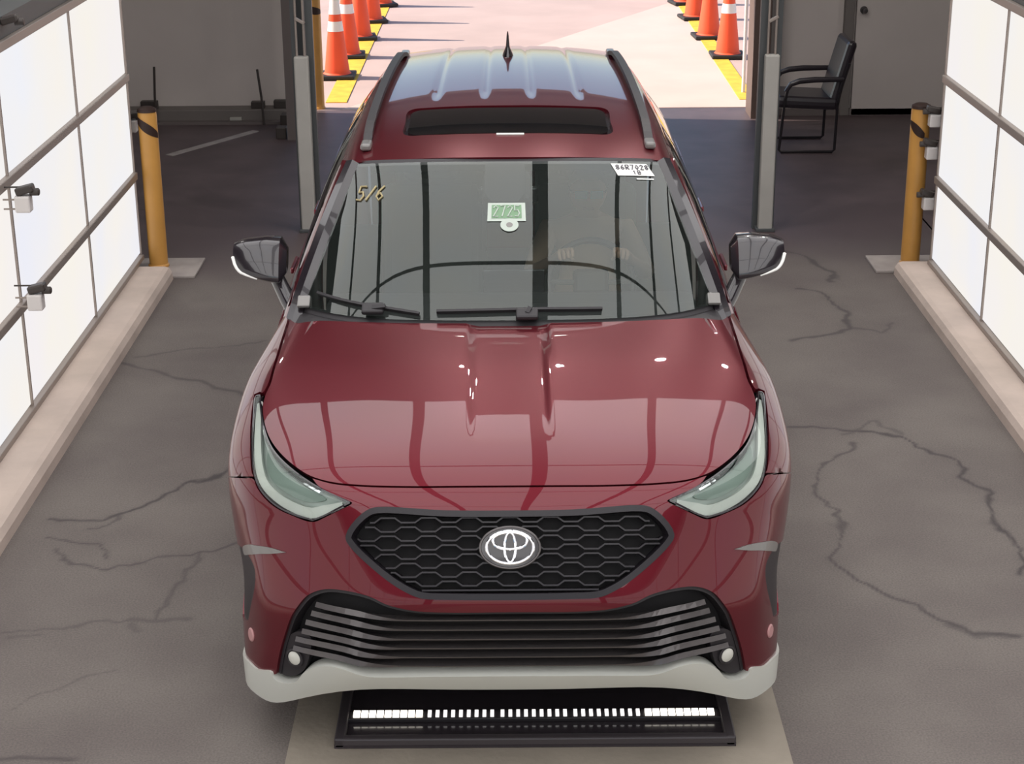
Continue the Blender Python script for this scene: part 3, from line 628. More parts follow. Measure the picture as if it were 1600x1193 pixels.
MB().tube(ell(0, .021, .055, .0265, 48, .006), .0048, 8, closed=True).build('cross_ring', CHROME, em)
MB().tube(ell(0, .000, .0175, .047, 40, .0065), .0042, 8, closed=True).build('upright_ring', CHROME, em)
# lower grille with six blades
low_h = Q['lg']
low = panel('lower_grille', DARK, car, clip_, catmull(sym(C2(low_h[0])[:1] + low_h[1:]), 5, True), res=(.03, .02), off=-.06, flange=0)
Lp = np.array(catmull(sym(low_h), 5, True))
mb = MB(); half = catmull([(-a, b) for a, b in low_h[11::-1]][:-1] + low_h[:12], 4); U = np.array(half)
P, N = cpt(U[:, 0], U[:, 1], -.012); bar(mb, P, N, .022, .05).build('grille_surround', BLACKP, low)
for L in Q['slats']:
    D = np.array(catmull([(-a, b) for a, b in L[::-1] if a > 1e-6] + [tuple(p) for p in L], 4)); P, N = cpt(D[:, 0], D[:, 1], -.006)
    w = np.interp(np.abs(D[:, 0]), [0, .20, .30, .46], [.0042, .0046, .019, .017])
    N2 = N + np.array([0, 0, .55]) * np.interp(np.abs(D[:, 0]), [.2, .3], [0, 1])[:, None]; N2 /= np.linalg.norm(N2, axis=1)[:, None]
    bar(MB(), P, N2, w, .035).build('grille_slat', GUNMETAL, low)
for sg in (1, -1):
    P, N = cpt([sg * Q['fog'][0][0]], [Q['fog'][0][1]], -.02)
    pod = [(sg * a, b) for a, b in [(.435, .115), (.47, .135), (.525, .12), (.552, .085), (.572, .045), (.555, .037), (.485, .037), (.455, .052)]]
    panel('fog_pod', BLACKP, low, clip_, catmull(pod, 4, True), res=(.02, .015), off=-.016, flange=.03)
# silver skid trim and the black chin below it
sk_h = [Q['sk_top'][0]] + Q['sk_top'][1:] + [(.9, .057)] + C2((1, .059)) + C2((1, .001)) + [(.9, .001), (.7, .001), (.5, .001), (.25, .001), (0, .001)]
panel('skid_trim', SILVER, car, clip_, catmull(sym(sk_h), 5, True), res=(.03, .008), off=.008, flange=.05)
ss = np.linspace(-.95, .95, 60); P, N = cpt(ss, np.full(60, .002)); rows = []
for dy, dz in ((.0, .012), (.015, -.006), (.05, -.022), (.14, -.035), (.40, -.03)):
    q = P.copy(); q[:, 1] += dy; q[:, 2] = np.maximum(q[:, 2] + dz * np.interp(np.abs(ss), [0, .5, .95], [1.6, 1.2, .3]), .12); q[:, 0] *= 1 - dy * .2; rows.append(q)
MB().grid(np.array(rows)).build('chin_spoiler', BLACKG, car)

# greenhouse surfaces
RZ = lambda Y: np.interp(Y, [6.9, 7.0, 7.15, 7.3, 7.55, 7.8, 8.1, 8.4, 8.7, 9.0, 9.3, 9.6, 9.8], [1.585, 1.605, 1.628, 1.645, 1.663, 1.674, 1.680, 1.682, 1.680, 1.672, 1.655, 1.63, 1.605])
RX = lambda Y: np.interp(Y, [7.0, 7.3, 7.9, 8.5, 9.0, 9.5, 9.8], [.648, .645, .64, .632, .618, .60, .58])
_k = np.linspace(6.9, 9.8, 60)
RZc = np.polyfit(_k - 8.3, RZ(_k), 5); RXc = np.polyfit(_k - 8.3, RX(_k), 4)
def roof_(u, Y):
    u = np.asarray(u, float); Y = np.asarray(Y, float)
    x = u * np.polyval(RXc, Y - 8.3); z = np.polyval(RZc, Y - 8.3) - .040 * np.abs(u) ** 2.4
    for uc in (.17, .52): z -= .007 * sstep(7.85, 8.1, Y) * np.exp(-((np.abs(u) - uc) / .028) ** 2)
    return np.stack([x + CARX, Y + .09 * u * u * np.clip((8.0 - Y), 0, 1), z], -1)
roof_h = [(0, 7.0), (.5, 7.0)] + C2((.985, 7.0)) + [(.985, 8.0), (.985, 9.0)] + C2((.98, 9.78)) + [(.5, 9.78), (0, 9.78)]
sr_h = [(0, 7.285), (.55, 7.285), (.66, 7.29), (.70, 7.33), (.70, 7.5), (.70, 7.70), (.66, 7.745), (.55, 7.75), (0, 7.75)]
sr = catmull(sym(sr_h), 4, True)
panel('roof', PAINT, car, roof_, catmull(sym(roof_h), 4, True), [sr], res=(.018, .06), flange=.02)
sroof = panel('sunroof', BLACKG, car, roof_, [(a * 1.0, 7.4925 + (b - 7.4925) * 1.0) for a, b in sr], res=(.06, .06), off=-.016, flange=0)
panel('sunroof_glass', SUNGLASS, sroof, roof_, catmull(sym([(a * .955, 7.50 + (b - 7.50) * .90) for a, b in sr_h]), 4, True), res=(.06, .06), off=-.004, flange=.01)
MB().box((0.0, 7.268, 1.6440), (.118, .016, .004), Matrix.Rotation(.10, 3, 'X')).build('roof_strip', PAPER, sroof)  # thin white strip just ahead of the sunroof
BASEC = lambda u: np.stack([.812 * u, 6.238 + .045 * u * u + .217 * np.abs(u) ** 4.5, 1.152 - .022 * np.abs(u) ** 4.5], -1)
HEADC = lambda u: np.stack([.628 * u, 6.985 + .025 * u * u + .070 * np.abs(u) ** 4.5, 1.598 - .006 * u * u - .024 * np.abs(u) ** 4.5], -1)
def wind_(u, v):
    u = np.asarray(u, float); v = np.asarray(v, float)[..., None]
    b = 4 * v * (1 - v) * .030 * (1 - .6 * (np.abs(u) ** 4)[..., None])
    return BASEC(u) * (1 - v) + HEADC(u) * v + b * np.array([0, -.53, .85]) + np.array([CARX, 0, 0])
ws = [(0, -.005), (.5, -.005)] + C2((.992, -.005)) + [(.992, .5)] + C2((.990, .985)) + [(.5, .985), (0, .985)]
wsh = panel('windshield', WINDSHIELD, car, wind_, catmull(sym(ws), 3, True), res=(.05, .05), off=0, flange=0)
mb = MB(); uu = np.linspace(-1, 1, 50)
MB().grid(np.stack([wind_(uu, np.full(50, v)) + np.array([0, .006, -.006]) for v in (-.03, -.008, .012)])).build('cowl_edge', BLACKP, car)
MB().grid(np.stack([wind_(uu, np.full(50, v)) + np.array([0, .006, -.006]) for v in (.972, .99, 1.02)])).build('header_seal', BLACKP, car)
g = [wind_(uu, np.full(50, -.02)) + np.array([0, 0, -.012])]; P, N = cpt(np.linspace(-.74, .74, 50), np.full(50, .992)); P[:, 2] -= .02; P[:, 1] -= .02
MB().grid(np.stack([P, (P + g[0]) / 2 + np.array([0, 0, -.012]), g[0]])).build('cowl_panel', BLACKP, car)
def onws(u, v, off=.004):
    u = np.atleast_1d(np.asarray(u, float)); v = np.atleast_1d(np.asarray(v, float)); e = 1e-3
    P = wind_(u, v); N = np.cross(wind_(u + e, v) - wind_(u - e, v), wind_(u, v + e) - wind_(u, v - e)); N /= np.linalg.norm(N, axis=1)[:, None]
    return P + N * off, N
for sg in (1, -1):
    # A pillar: black gloss strip beside the glass, then the body-coloured outer face
    vv = np.linspace(-.12, 1.0, 24)
    inner = wind_(np.full(24, sg * .99), vv); f = vv
    mid = np.stack([sg * (.864 * (1 - f) + .676 * f) + CARX, 6.53 * (1 - f) + 7.10 * f, 1.128 * (1 - f) + 1.572 * f + .03 * 4 * f * (1 - f) * .85], -1)
    out = np.stack([sg * (.885 * (1 - f) + .700 * f) + CARX, 6.60 * (1 - f) + 7.16 * f, 1.095 * (1 - f) + 1.555 * f + .03 * 4 * f * (1 - f) * .8], -1)
    out2 = out + np.array([sg * .004, .05, -.02])
    MB().grid(np.stack([inner + np.array([0, 0, -.004]), inner * .5 + mid * .5 + np.array([0, -.008, .010]), mid])).build('pillar_trim', BLACKG, car)
    MB().grid(np.stack([mid, mid * .45 + out * .55 + np.array([sg * .006, -.006, .006]), out, out2])).build('a_pillar', PAINT, car)
    # roof edge, rail with feet
    Y = np.linspace(7.02, 9.75, 40); e0 = roof_(np.full(40, sg * .985), Y); q1 = e0.copy(); q1[:, 0] += sg * .022; q1[:, 2] -= .014
    q2 = e0.copy(); q2[:, 0] += sg * .050; q2[:, 2] -= .045; q3 = e0.copy(); q3[:, 0] += sg * .072; q3[:, 2] -= .085
    MB().grid(np.stack([e0 - np.array([0, 0, .008]), q1, q2, q3])).build('cant_rail', PAINT, car)
    Y = np.linspace(7.20, 9.45, 30); e1 = roof_(np.full(30, sg * .93), Y); h = .012 + .030 * np.minimum(1, np.minimum((Y - 7.20) / .22, (9.45 - Y) / .22)) ** .6; e1[:, 2] += h
    rl = MB(); bar(rl, e1, np.tile([[0, 0, 1.]], (30, 1)), .036, .022); rail = rl.build('roof_rail', BLACKP, car)
    for yy in (7.165, 9.46):
        p = roof_(np.array(sg * .93), np.array(yy)); MB().box((p[0], p[1], p[2] + .012), (.045, .10, .030), None, .010).build('rail_foot', GREYTRIM, rail)
# antenna fin
p = roof_(np.array(0.), np.array(9.12)); fin = []
for f, w, y0, y1 in ((0, .030, -.10, .085), (.15, .026, -.085, .085), (.45, .010, -.035, .08), (.85, .006, .015, .075), (1., .003, .045, .068)):
    n = 14; fin.append([(p[0] + w * math.cos(2 * PI * k / n), p[1] + (y0 + y1) / 2 + (y1 - y0) / 2 * math.sin(2 * PI * k / n), p[2] - .004 + .118 * f) for k in range(n + 1)])
MB().grid(np.array(fin)).build('antenna', BLACKG, car)
# body sides
def belt(Y): return np.interp(Y, [6.55, 6.7, 7.1, 8.0, 9.0, 9.8], [1.05, 1.085, 1.125, 1.155, 1.18, 1.20])
def planf(Y): return 1 - .16 * np.clip((Y - 9.1) / .8, 0, 1) ** 2
def side_(sg):
    def ev(Y, z):
        Y = np.asarray(Y, float); z = np.asarray(z, float)
        zz = (z - .28) / (belt(Y) - .28)
        x = np.interp(zz, [-.1, 0, .12, .3, .5, .68, .78, .88, .96, 1.05], [.90, .925, .945, .957, .965, .968, .962, .945, .920, .885])
        x = (x + np.interp(zz + .05, [-.1, 0, .12, .3, .5, .68, .78, .88, .96, 1.05], [.90, .925, .945, .957, .965, .968, .962, .945, .920, .885]) + np.interp(zz - .05, [-.1, 0, .12, .3, .5, .68, .78, .88, .96, 1.05], [.90, .925, .945, .957, .965, .968, .962, .945, .920, .885])) / 3
        return np.stack([sg * x * planf(Y) + CARX, Y, z], -1)
    return ev
WY0, WY1, WR = 5.93, 8.78, .372
def arc(cy, r, a0, a1, n=12): return [(cy + r * math.cos(a), .37 + r * math.sin(a)) for a in np.linspace(a0, a1, n)]
BL = lambda a, b, n=8: [(y, float(belt(y))) for y in np.linspace(a, b, n)]
for sg in (1, -1):
    ev = side_(sg)
    fd = BL(6.66, 7.70) + [(7.70, .36), (6.61, .36), (6.61, .7)]
    dr = panel('front_door', PAINT, car, ev, fd, res=(.06, .05), sgn=sg)
    panel('fender_flank', PAINT, car, ev, [(6.606, .36), (6.385, .36)] + arc(WY0, .452, 0.0, PI * .40, 8) + [(6.10, .93), (6.36, .95), (6.606, .99)], res=(.06, .05), sgn=sg, off=-.008)
    rd = BL(7.712, 8.86) + [(8.80, .86)] + arc(WY1, .455, PI * .55, PI * .86, 6) + [(8.31, .36), (7.712, .36)]
    dr2 = panel('rear_door', PAINT, car, ev, rd, res=(.06, .05), sgn=sg)
    qp = BL(8.872, 9.80, 6) + [(9.85, .9), (9.85, .40)] + [(9.24, .40)] + arc(WY1, .455, .07, PI * .54, 9) + [(8.812, .86)]
    panel('quarter_panel', PAINT, car, ev, qp, res=(.06, .05), sgn=sg)
    panel('sill_trim', BLACKP, car, ev, [(6.42, .345), (8.36, .345), (8.36, .20), (6.42, .20)], res=(.1, .05), sgn=sg, flange=.05)
    for d_, yy in ((dr, 7.58), (dr2, 8.62)):
        q = ev(np.array(yy), np.array(.98)); MB().box((q[0] + sg * .022, yy, .98), (.018, .20, .028), None, .007).build('door_handle', PAINT, d_)
    # windows
    def green(Y, v, inset=0.):
        b = np.stack([np.full_like(Y, sg * .888) * planf(Y), Y, belt(Y)], -1)
        Yt = np.clip(Y, 7.14, 9.62) ; tX = np.polyval(RXc, Yt - 8.3) * .985 + .070
        Yu = 7.14 + (Y - 6.62) / (9.72 - 6.62) * (9.55 - 7.14); tX = np.polyval(RXc, Yu - 8.3) * .985 + .070; tZ = np.polyval(RZc, Yu - 8.3) - .125
        tp = np.stack([sg * tX, Yu, tZ], -1); v = np.asarray(v)[..., None]
        P = b * (1 - v) + tp * v; P[..., 0] += sg * .03 * (4 * v[..., 0] * (1 - v[..., 0])) - sg * inset + CARX
        return P
    for nm, a, b in (('front_side_window', 6.66, 7.68), ('rear_side_window', 7.76, 8.80), ('quarter_window', 8.90, 9.62)):
        yy, v_ = np.meshgrid(np.linspace(a, b, 14), np.linspace(.02, .98, 8)); MB().grid(green(yy, v_)).build(nm, SIDEGLASS, car)
    for a, b in ((7.68, 7.76), (8.80, 8.90), (9.62, 9.72)):
        yy, v_ = np.meshgrid(np.linspace(a, b, 3), np.linspace(0, 1, 8)); MB().grid(green(yy, v_, -.002)).build('window_pillar', BLACKG, car)
    yy, v_ = np.meshgrid(np.linspace(6.62, 9.72, 30), np.array([-.012, .022])); MB().grid(green(yy, v_, -.004)).build('belt_moulding', BLACKG, car)
    yy, v_ = np.meshgrid(np.linspace(6.62, 9.72, 30), np.array([.965, 1.03])); MB().grid(green(yy, v_, -.003)).build('window_frame', PAINT, car)
    # wheels
    for cy in (WY0, WY1):
        x0 = sg * .80 + CARX
        prof = [(.245, -.115), (.33, -.118), (.362, -.095), (.372, -.05), (.372, .05), (.362, .095), (.33, .118), (.245, .115), (.245, -.115)]
        wl = MB().lathe([(r, sg * h) for r, h in prof], (x0, cy, .372), 40, 'X', False).build('wheel', TYRE, car)
        MB().lathe([(.25, sg * -.1), (.25, sg * .10), (.238, sg * .105), (.232, sg * .07), (.225, sg * -.1)], (x0, cy, .372), 36, 'X', False).build('rim', ALLOY, wl)
        for k in range(5):
            a = 2 * PI * k / 5
            for da in (-.16, .16):
                d = lambda r, t: (x0 + sg * .085, cy + r * math.cos(a + t), .372 + r * math.sin(a + t))
                sp = MB(); sp.tube([d(.03, da * .5), d(.14, da * .7), d(.235, da)], [.022, .017, .014], 6); sp.build('spoke', ALLOY, wl)
        MB().lathe([(.0, sg * .105), (.035, sg * .10), (.05, sg * .085), (.05, sg * .0)], (x0, cy, .372), 20, 'X', False).build('hub_cap', BLACKG, wl)
        lin = [(cy + .46 * math.cos(a), .37 + .46 * math.sin(a)) for a in np.linspace(-.1, PI + .1, 18)]
        MB().grid(np.array([[(sg * xx + CARX, y, max(z, .2)) for y, z in lin] for xx in (.62, .93)])).build('wheel_liner', DARK, car)
    # door mirror
    rings = []
    X0, X1 = .905, 1.122
    for f in np.linspace(0, 1, 9):
        x = X0 + (X1 - X0) * f
        zt = 1.318 - .012 * abs(2 * f - .8); zb = 1.150 + .050 * f ** 1.3; y0 = 6.735 + .03 * f ** 2 - .01 * math.sin(PI * f); dep = .14 - .05 * f
        if f in (0., 1.): sc = .55 if f == 0 else .78
        elif f > .86 or f < .1: sc = .96
        else: sc = 1.
        zc, hz = (zt + zb) / 2, (zt - zb) / 2 * sc; ring = []
        for a in np.linspace(0, 2 * PI, 21):
            ca, sa = math.cos(a), math.sin(a); pw = lambda v: math.copysign(abs(v) ** .55, v)
            ring.append((sg * x + CARX, y0 + dep / 2 + dep / 2 * sc * pw(ca) + .60 * hz * pw(sa), zc + hz * pw(sa)))
        rings.append(ring)
    b_ = MB().grid(np.array(rings)); n_ = len(b_.v); b_.f += [tuple(range(20, -1, -1)), tuple(n_ - 21 + k for k in range(21))]; b_.sm += [False, False]
    mr = b_.build('door_mirror', BLACKG, car)
    MB().box((sg * 1.005 + CARX, 6.868, 1.225), (.155, .006, .085), None, .002).build('mirror_glass', CHROME, mr)
    MB().tube([(sg * .955 + CARX, 6.79, 1.172), (sg * .925 + CARX, 6.75, 1.125), (sg * .895 + CARX, 6.70, 1.085), (sg * .872 + CARX, 6.66, 1.06)], [.030, .032, .034, .034], 12).build('mirror_stalk', BLACKG, mr)
    tr = []
    for f, a in zip(np.linspace(.52, .985, 12), np.concatenate([np.linspace(1.36, 1.27, 8), [1.22, 1.16, 1.08, 1.0]]) * PI):
        x = X0 + (X1 - X0) * f; sc = 1. - .04 * sstep(.84, .90, f) - .18 * sstep(.90, 1., f); pw = lambda v: math.copysign(abs(v) ** .55, v)
        zt = 1.318 - .012 * abs(2 * f - .8); zb = 1.150 + .050 * f ** 1.3; dep = .14 - .05 * f; zc, hz = (zt + zb) / 2, (zt - zb) / 2 * sc
        tr.append((sg * (x + .004 * f) + CARX, 6.735 + .03 * f * f - .01 * math.sin(PI * f) + dep / 2 + dep / 2 * sc * pw(math.cos(a)) + .60 * hz * pw(math.sin(a)) - .001, zc + hz * pw(math.sin(a))))
    MB().tube(tr, list(np.linspace(.003, .007, 12)), 8).build('signal_highlight', WHITEP, mr)  # white signal strip also stands in for the highlight on the lower outer edge
    # sail panel between fender and pillar
    MB().add([(sg * .872 + CARX, 6.53, 1.125), (sg * .905 + CARX, 6.60, 1.06), (sg * .90 + CARX, 6.95, 1.12), (sg * .80 + CARX, 6.86, 1.34)], [(0, 1, 2, 3)], True).build('mirror_sail', BLACKP, car)
    # cowl corner cap
    p_, n_ = onws(sg * .985, .03, .004); MB().box((p_[0][0] + sg * .01, p_[0][1] - .01, p_[0][2]), (.05, .06, .016), Matrix.Rotation(.5, 3, 'X'), .006).build('cowl_cap', GREYTRIM, car)
# rear end
Xr = np.linspace(-1, 1, 21); rows = []
for z, y in ((.26, 9.78), (.40, 9.90), (.62, 9.92), (.85, 9.90), (1.0, 9.86), (1.19, 9.80)):
    rows.append([(x * .80 + CARX, y - .10 * abs(x) ** 3, z) for x in Xr])
MB().grid(np.array(rows)).build('tailgate', PAINT, car)
rows = [[(x * (.74 - .16 * f) + CARX, 9.80 - .16 * f - .08 * x * x, 1.19 + .38 * f) for x in Xr] for f in np.linspace(0, 1, 6)]
MB().grid(np.array(rows)).build('rear_window', SIDEGLASS, car)
MB().box((CARX, 7.75, .225), (1.5, 3.9, .05)).build('underbody', DARK, car)
# wipers
def wiper(uvs, piv, nm='wiper'):
    D = np.array(catmull(uvs, 4)); P, N = onws(D[:, 0], D[:, 1], .022); w = bar(MB(), P, N, .010, .018).build(nm, BLACKP, car)
    p, n = onws(piv[0], piv[1], .020); MB().box(tuple(p[0]), (.085, .055, .022), Matrix.Rotation(.45, 3, 'X'), .008).build('wiper_hinge', BLACKP, w)
    D = np.array([piv, (piv[0] * .6 + uvs[len(uvs) // 2][0] * .4, piv[1] * .6 + uvs[len(uvs) // 2][1] * .4), uvs[len(uvs) // 2]]); P, N = onws(D[:, 0], D[:, 1], .034)
    bar(MB(), P, N, .016, .012).build('wiper_arm', BLACKP, w)
wiper([(-.93, .085), (-.75, .058), (-.58, .040), (-.42, .018)], (-.64, .030))
wiper([(-.34, .030), (-.1, .036), (.10, .040), (.44, .036)], (.085, .012))
# stickers on the glass
def decal(name, m, u0, u1, v0, v1, off=.003, sk=0., parent=wsh):
    uu = np.linspace(u0, u1, 5); P0, _ = onws(uu, np.full(5, v0), off); P1, _ = onws(uu + sk, np.full(5, v1), off)
    return MB().grid(np.stack([P0, P1])).build(name, m, parent)
def strokes(name, m, lines, u0, v0, su, sv, r, parent, off=.004):
    mb = MB()
    for L in lines:
        a = np.array(L, float); P, N = onws(u0 + a[:, 0] * su, v0 + a[:, 1] * sv, off); mb.tube([Vector(p) for p in P], r, 5)
    return mb.build(name, m, parent)
SEG = {'2': [[(0, .8), (.3, 1), (.6, .8), (0, 0), (.6, 0)]], '7': [[(0, 1), (.6, 1), (.2, 0)]], '5': [[(.6, 1), (0, 1), (0, .55), (.4, .6), (.6, .3), (.4, 0), (0, .05)]],
       '6': [[(.5, 1), (.1, .6), (0, .25), (.3, 0), (.6, .25), (.3, .5), (.05, .35)]], '4': [[(.5, 0), (.5, 1), (0, .35), (.65, .35)]], '0': [[(.3, 0), (0, .5), (.3, 1), (.6, .5), (.3, 0)]],
       '8': [[(.3, .5), (0, .75), (.3, 1), (.6, .75), (.3, .5), (0, .25), (.3, 0), (.6, .25), (.3, .5)]], '3': [[(0, 1), (.6, 1), (.25, .58), (.6, .3), (.3, 0), (0, .1)]], '/': [[(0, 0), (.6, 1)]],
       '1': [[(.1, .8), (.3, 1), (.3, 0)]], '9': [[(.55, .7), (.25, .5), (0, .75), (.3, 1), (.6, .75), (.3, 0)]], 'R': [[(0, 0), (0, 1), (.5, 1), (.6, .75), (.5, .5), (0, .5), (.6, 0)]], 'B': [[(0, 0), (0, 1), (.5, 1), (.5, .55), (0, .5), (.6, .4), (.5, 0), (0, 0)]]}
def text(s, ln=.9): return [[(x + i * ln, y) for x, y in L] for i, ch in enumerate(s) for L in SEG.get(ch, [])]
st = decal('windshield_sticker', STICKER, -.118, .098, .560, .680); setp(st, 'green and white date sticker')
decal('sticker_field', GREENI, -.095, .075, .577, .665, .0040, 0, st)
strokes('sticker_digits', STICKER, text('2725'), -.085, .587, .045, .070, .0030, st, .0055)
p_, n_ = onws(.006, .535, .003); R = Vector(n_[0]).to_track_quat('Z', 'Y').to_matrix()
b_ = MB().lathe([(.036, 0), (.036, .0012)], (0, 0, 0), 28); b_.v = [tuple(Vector(p_[0]) + R @ Vector(q)) for q in b_.v]
rs = b_.build('round_sticker', STICKER, wsh); setp(rs, 'round white sticker')
b_ = MB().lathe([(.013, .0013), (.013, .0022)], (0, 0, 0), 20); b_.v = [tuple(Vector(p_[0]) + R @ Vector(q)) for q in b_.v]; b_.build('sticker_centre', GREYTRIM, rs)
pp = decal('windshield_paper', PAPER, .688, .925, .870, .962, .003, -.025); setp(pp, 'white paper with handwriting')
strokes('handwriting', INK, text('86R7028', .95), .690, .915, .033, .034, .0022, pp, .0045)
strokes('handwriting', INK, text('1B', .95), .79, .880, .032, .026, .0018, pp, .0045)
decal('tape_strip', WHITEP, .80, .91, .842, .850, .003)
wr = strokes('crayon_writing', CRAYON, text('5/6', .95), -.905, .705, .062, .100, .0040, wsh); setp(wr, 'yellow crayon figures')
P0, _ = onws(np.linspace(-.15, .11, 6), np.full(6, .985), -.004); P1, _ = onws(np.linspace(-.14, .10, 6), np.full(6, .76), -.004); P2, _ = onws(np.linspace(-.10, .06, 6), np.full(6, .70), -.004)
MB().grid(np.stack([P0, P1, P2])).build('camera_shroud', mat('shroud_grey', (.055, .05, .058), .6), wsh)
# cabin
mb = MB(); prof = [(6.42, .80), (6.42, 1.06), (6.62, 1.095), (6.80, 1.075), (6.98, 1.03), (7.02, .95), (6.95, .75), (6.85, .62)]
dash = mb.prism([(a, b) for a, b in prof], 'X', -.74, .74).build('dashboard', CABIN, car)
MB().box((CARX + .02, 6.97, 1.075), (.26, .03, .11), Matrix.Rotation(-.2, 3, 'X'), .006).build('display', BLACKG, dash)
MB().box((CARX, 8.1, .44), (1.64, 3.2, .03)).build('cabin_floor', CABIN, car)
MB().box((CARX, 7.55, .62), (.24, .95, .30), None, .03).build('centre_console', CABIN, car)
mcv = MB(); P, N = onws(0, .83, -.03); mcv.box((CARX - .005, P[0][1] + .03, P[0][2] - .03), (.20, .18, .11), Matrix.Rotation(.5, 3, 'X'), .025); mcv.build('camera_housing', CABIN, car)
MB().box((CARX, 7.02, 1.44), (.25, .03, .07), Matrix.Rotation(-.1, 3, 'X'), .012).build('rear_view_mirror', BLACKG, car)
MB().grid(np.stack([wind_(np.linspace(-.9, .9, 20), np.full(20, .97)) + np.array([0, .08, -.05]), wind_(np.linspace(-.9, .9, 20), np.full(20, 1.0)) + np.array([0, 1.2, .0]), wind_(np.linspace(-.9, .9, 20), np.full(20, 1.0)) + np.array([0, 2.5, .0])])).build('headliner', LINERM, car)
def seat(x, y, nm, wd=.52):
    s0 = MB().box((x, y - .05, .60), (wd, .52, .16), Matrix.Rotation(.08, 3, 'X'), .05).build(nm, SEATM, car)
    MB().box((x, y + .31, .93), (wd - .04, .15, .62), Matrix.Rotation(-.30, 3, 'X'), .05).build('seat_backrest', SEATM, s0)
    MB().box((x, y + .425, 1.33), (.27, .10, .19), Matrix.Rotation(-.2, 3, 'X'), .04).build('headrest', SEATM, s0)
seat(.37 + CARX, 7.72, 'front_seat'); seat(-.37 + CARX, 7.72, 'front_seat')
seat(-.37, 8.65, 'rear_seat'); seat(.37, 8.65, 'rear_seat')
SWC = Vector((.36 + CARX, 7.27, .985)); SM = Matrix.Rotation(math.radians(62), 3, 'X')
sw = MB().tube([SWC + SM @ Vector((.185 * math.cos(a), .185 * math.sin(a), 0)) for a in np.linspace(0, 2 * PI, 33)[:-1]], .015, 8, closed=True).build('steering_wheel', BLACKP, car)
MB().box(tuple(SWC + SM @ Vector((0, 0, -.02))), (.16, .12, .05), SM, .02).build('wheel_hub', BLACKP, sw)
for a in (0, PI, 1.5 * PI): MB().tube([SWC + SM @ Vector((.06 * math.cos(a), .06 * math.sin(a), -.015)), SWC + SM @ Vector((.18 * math.cos(a), .18 * math.sin(a), 0))], .012, 6).build('wheel_spoke', GREYTRIM, sw)
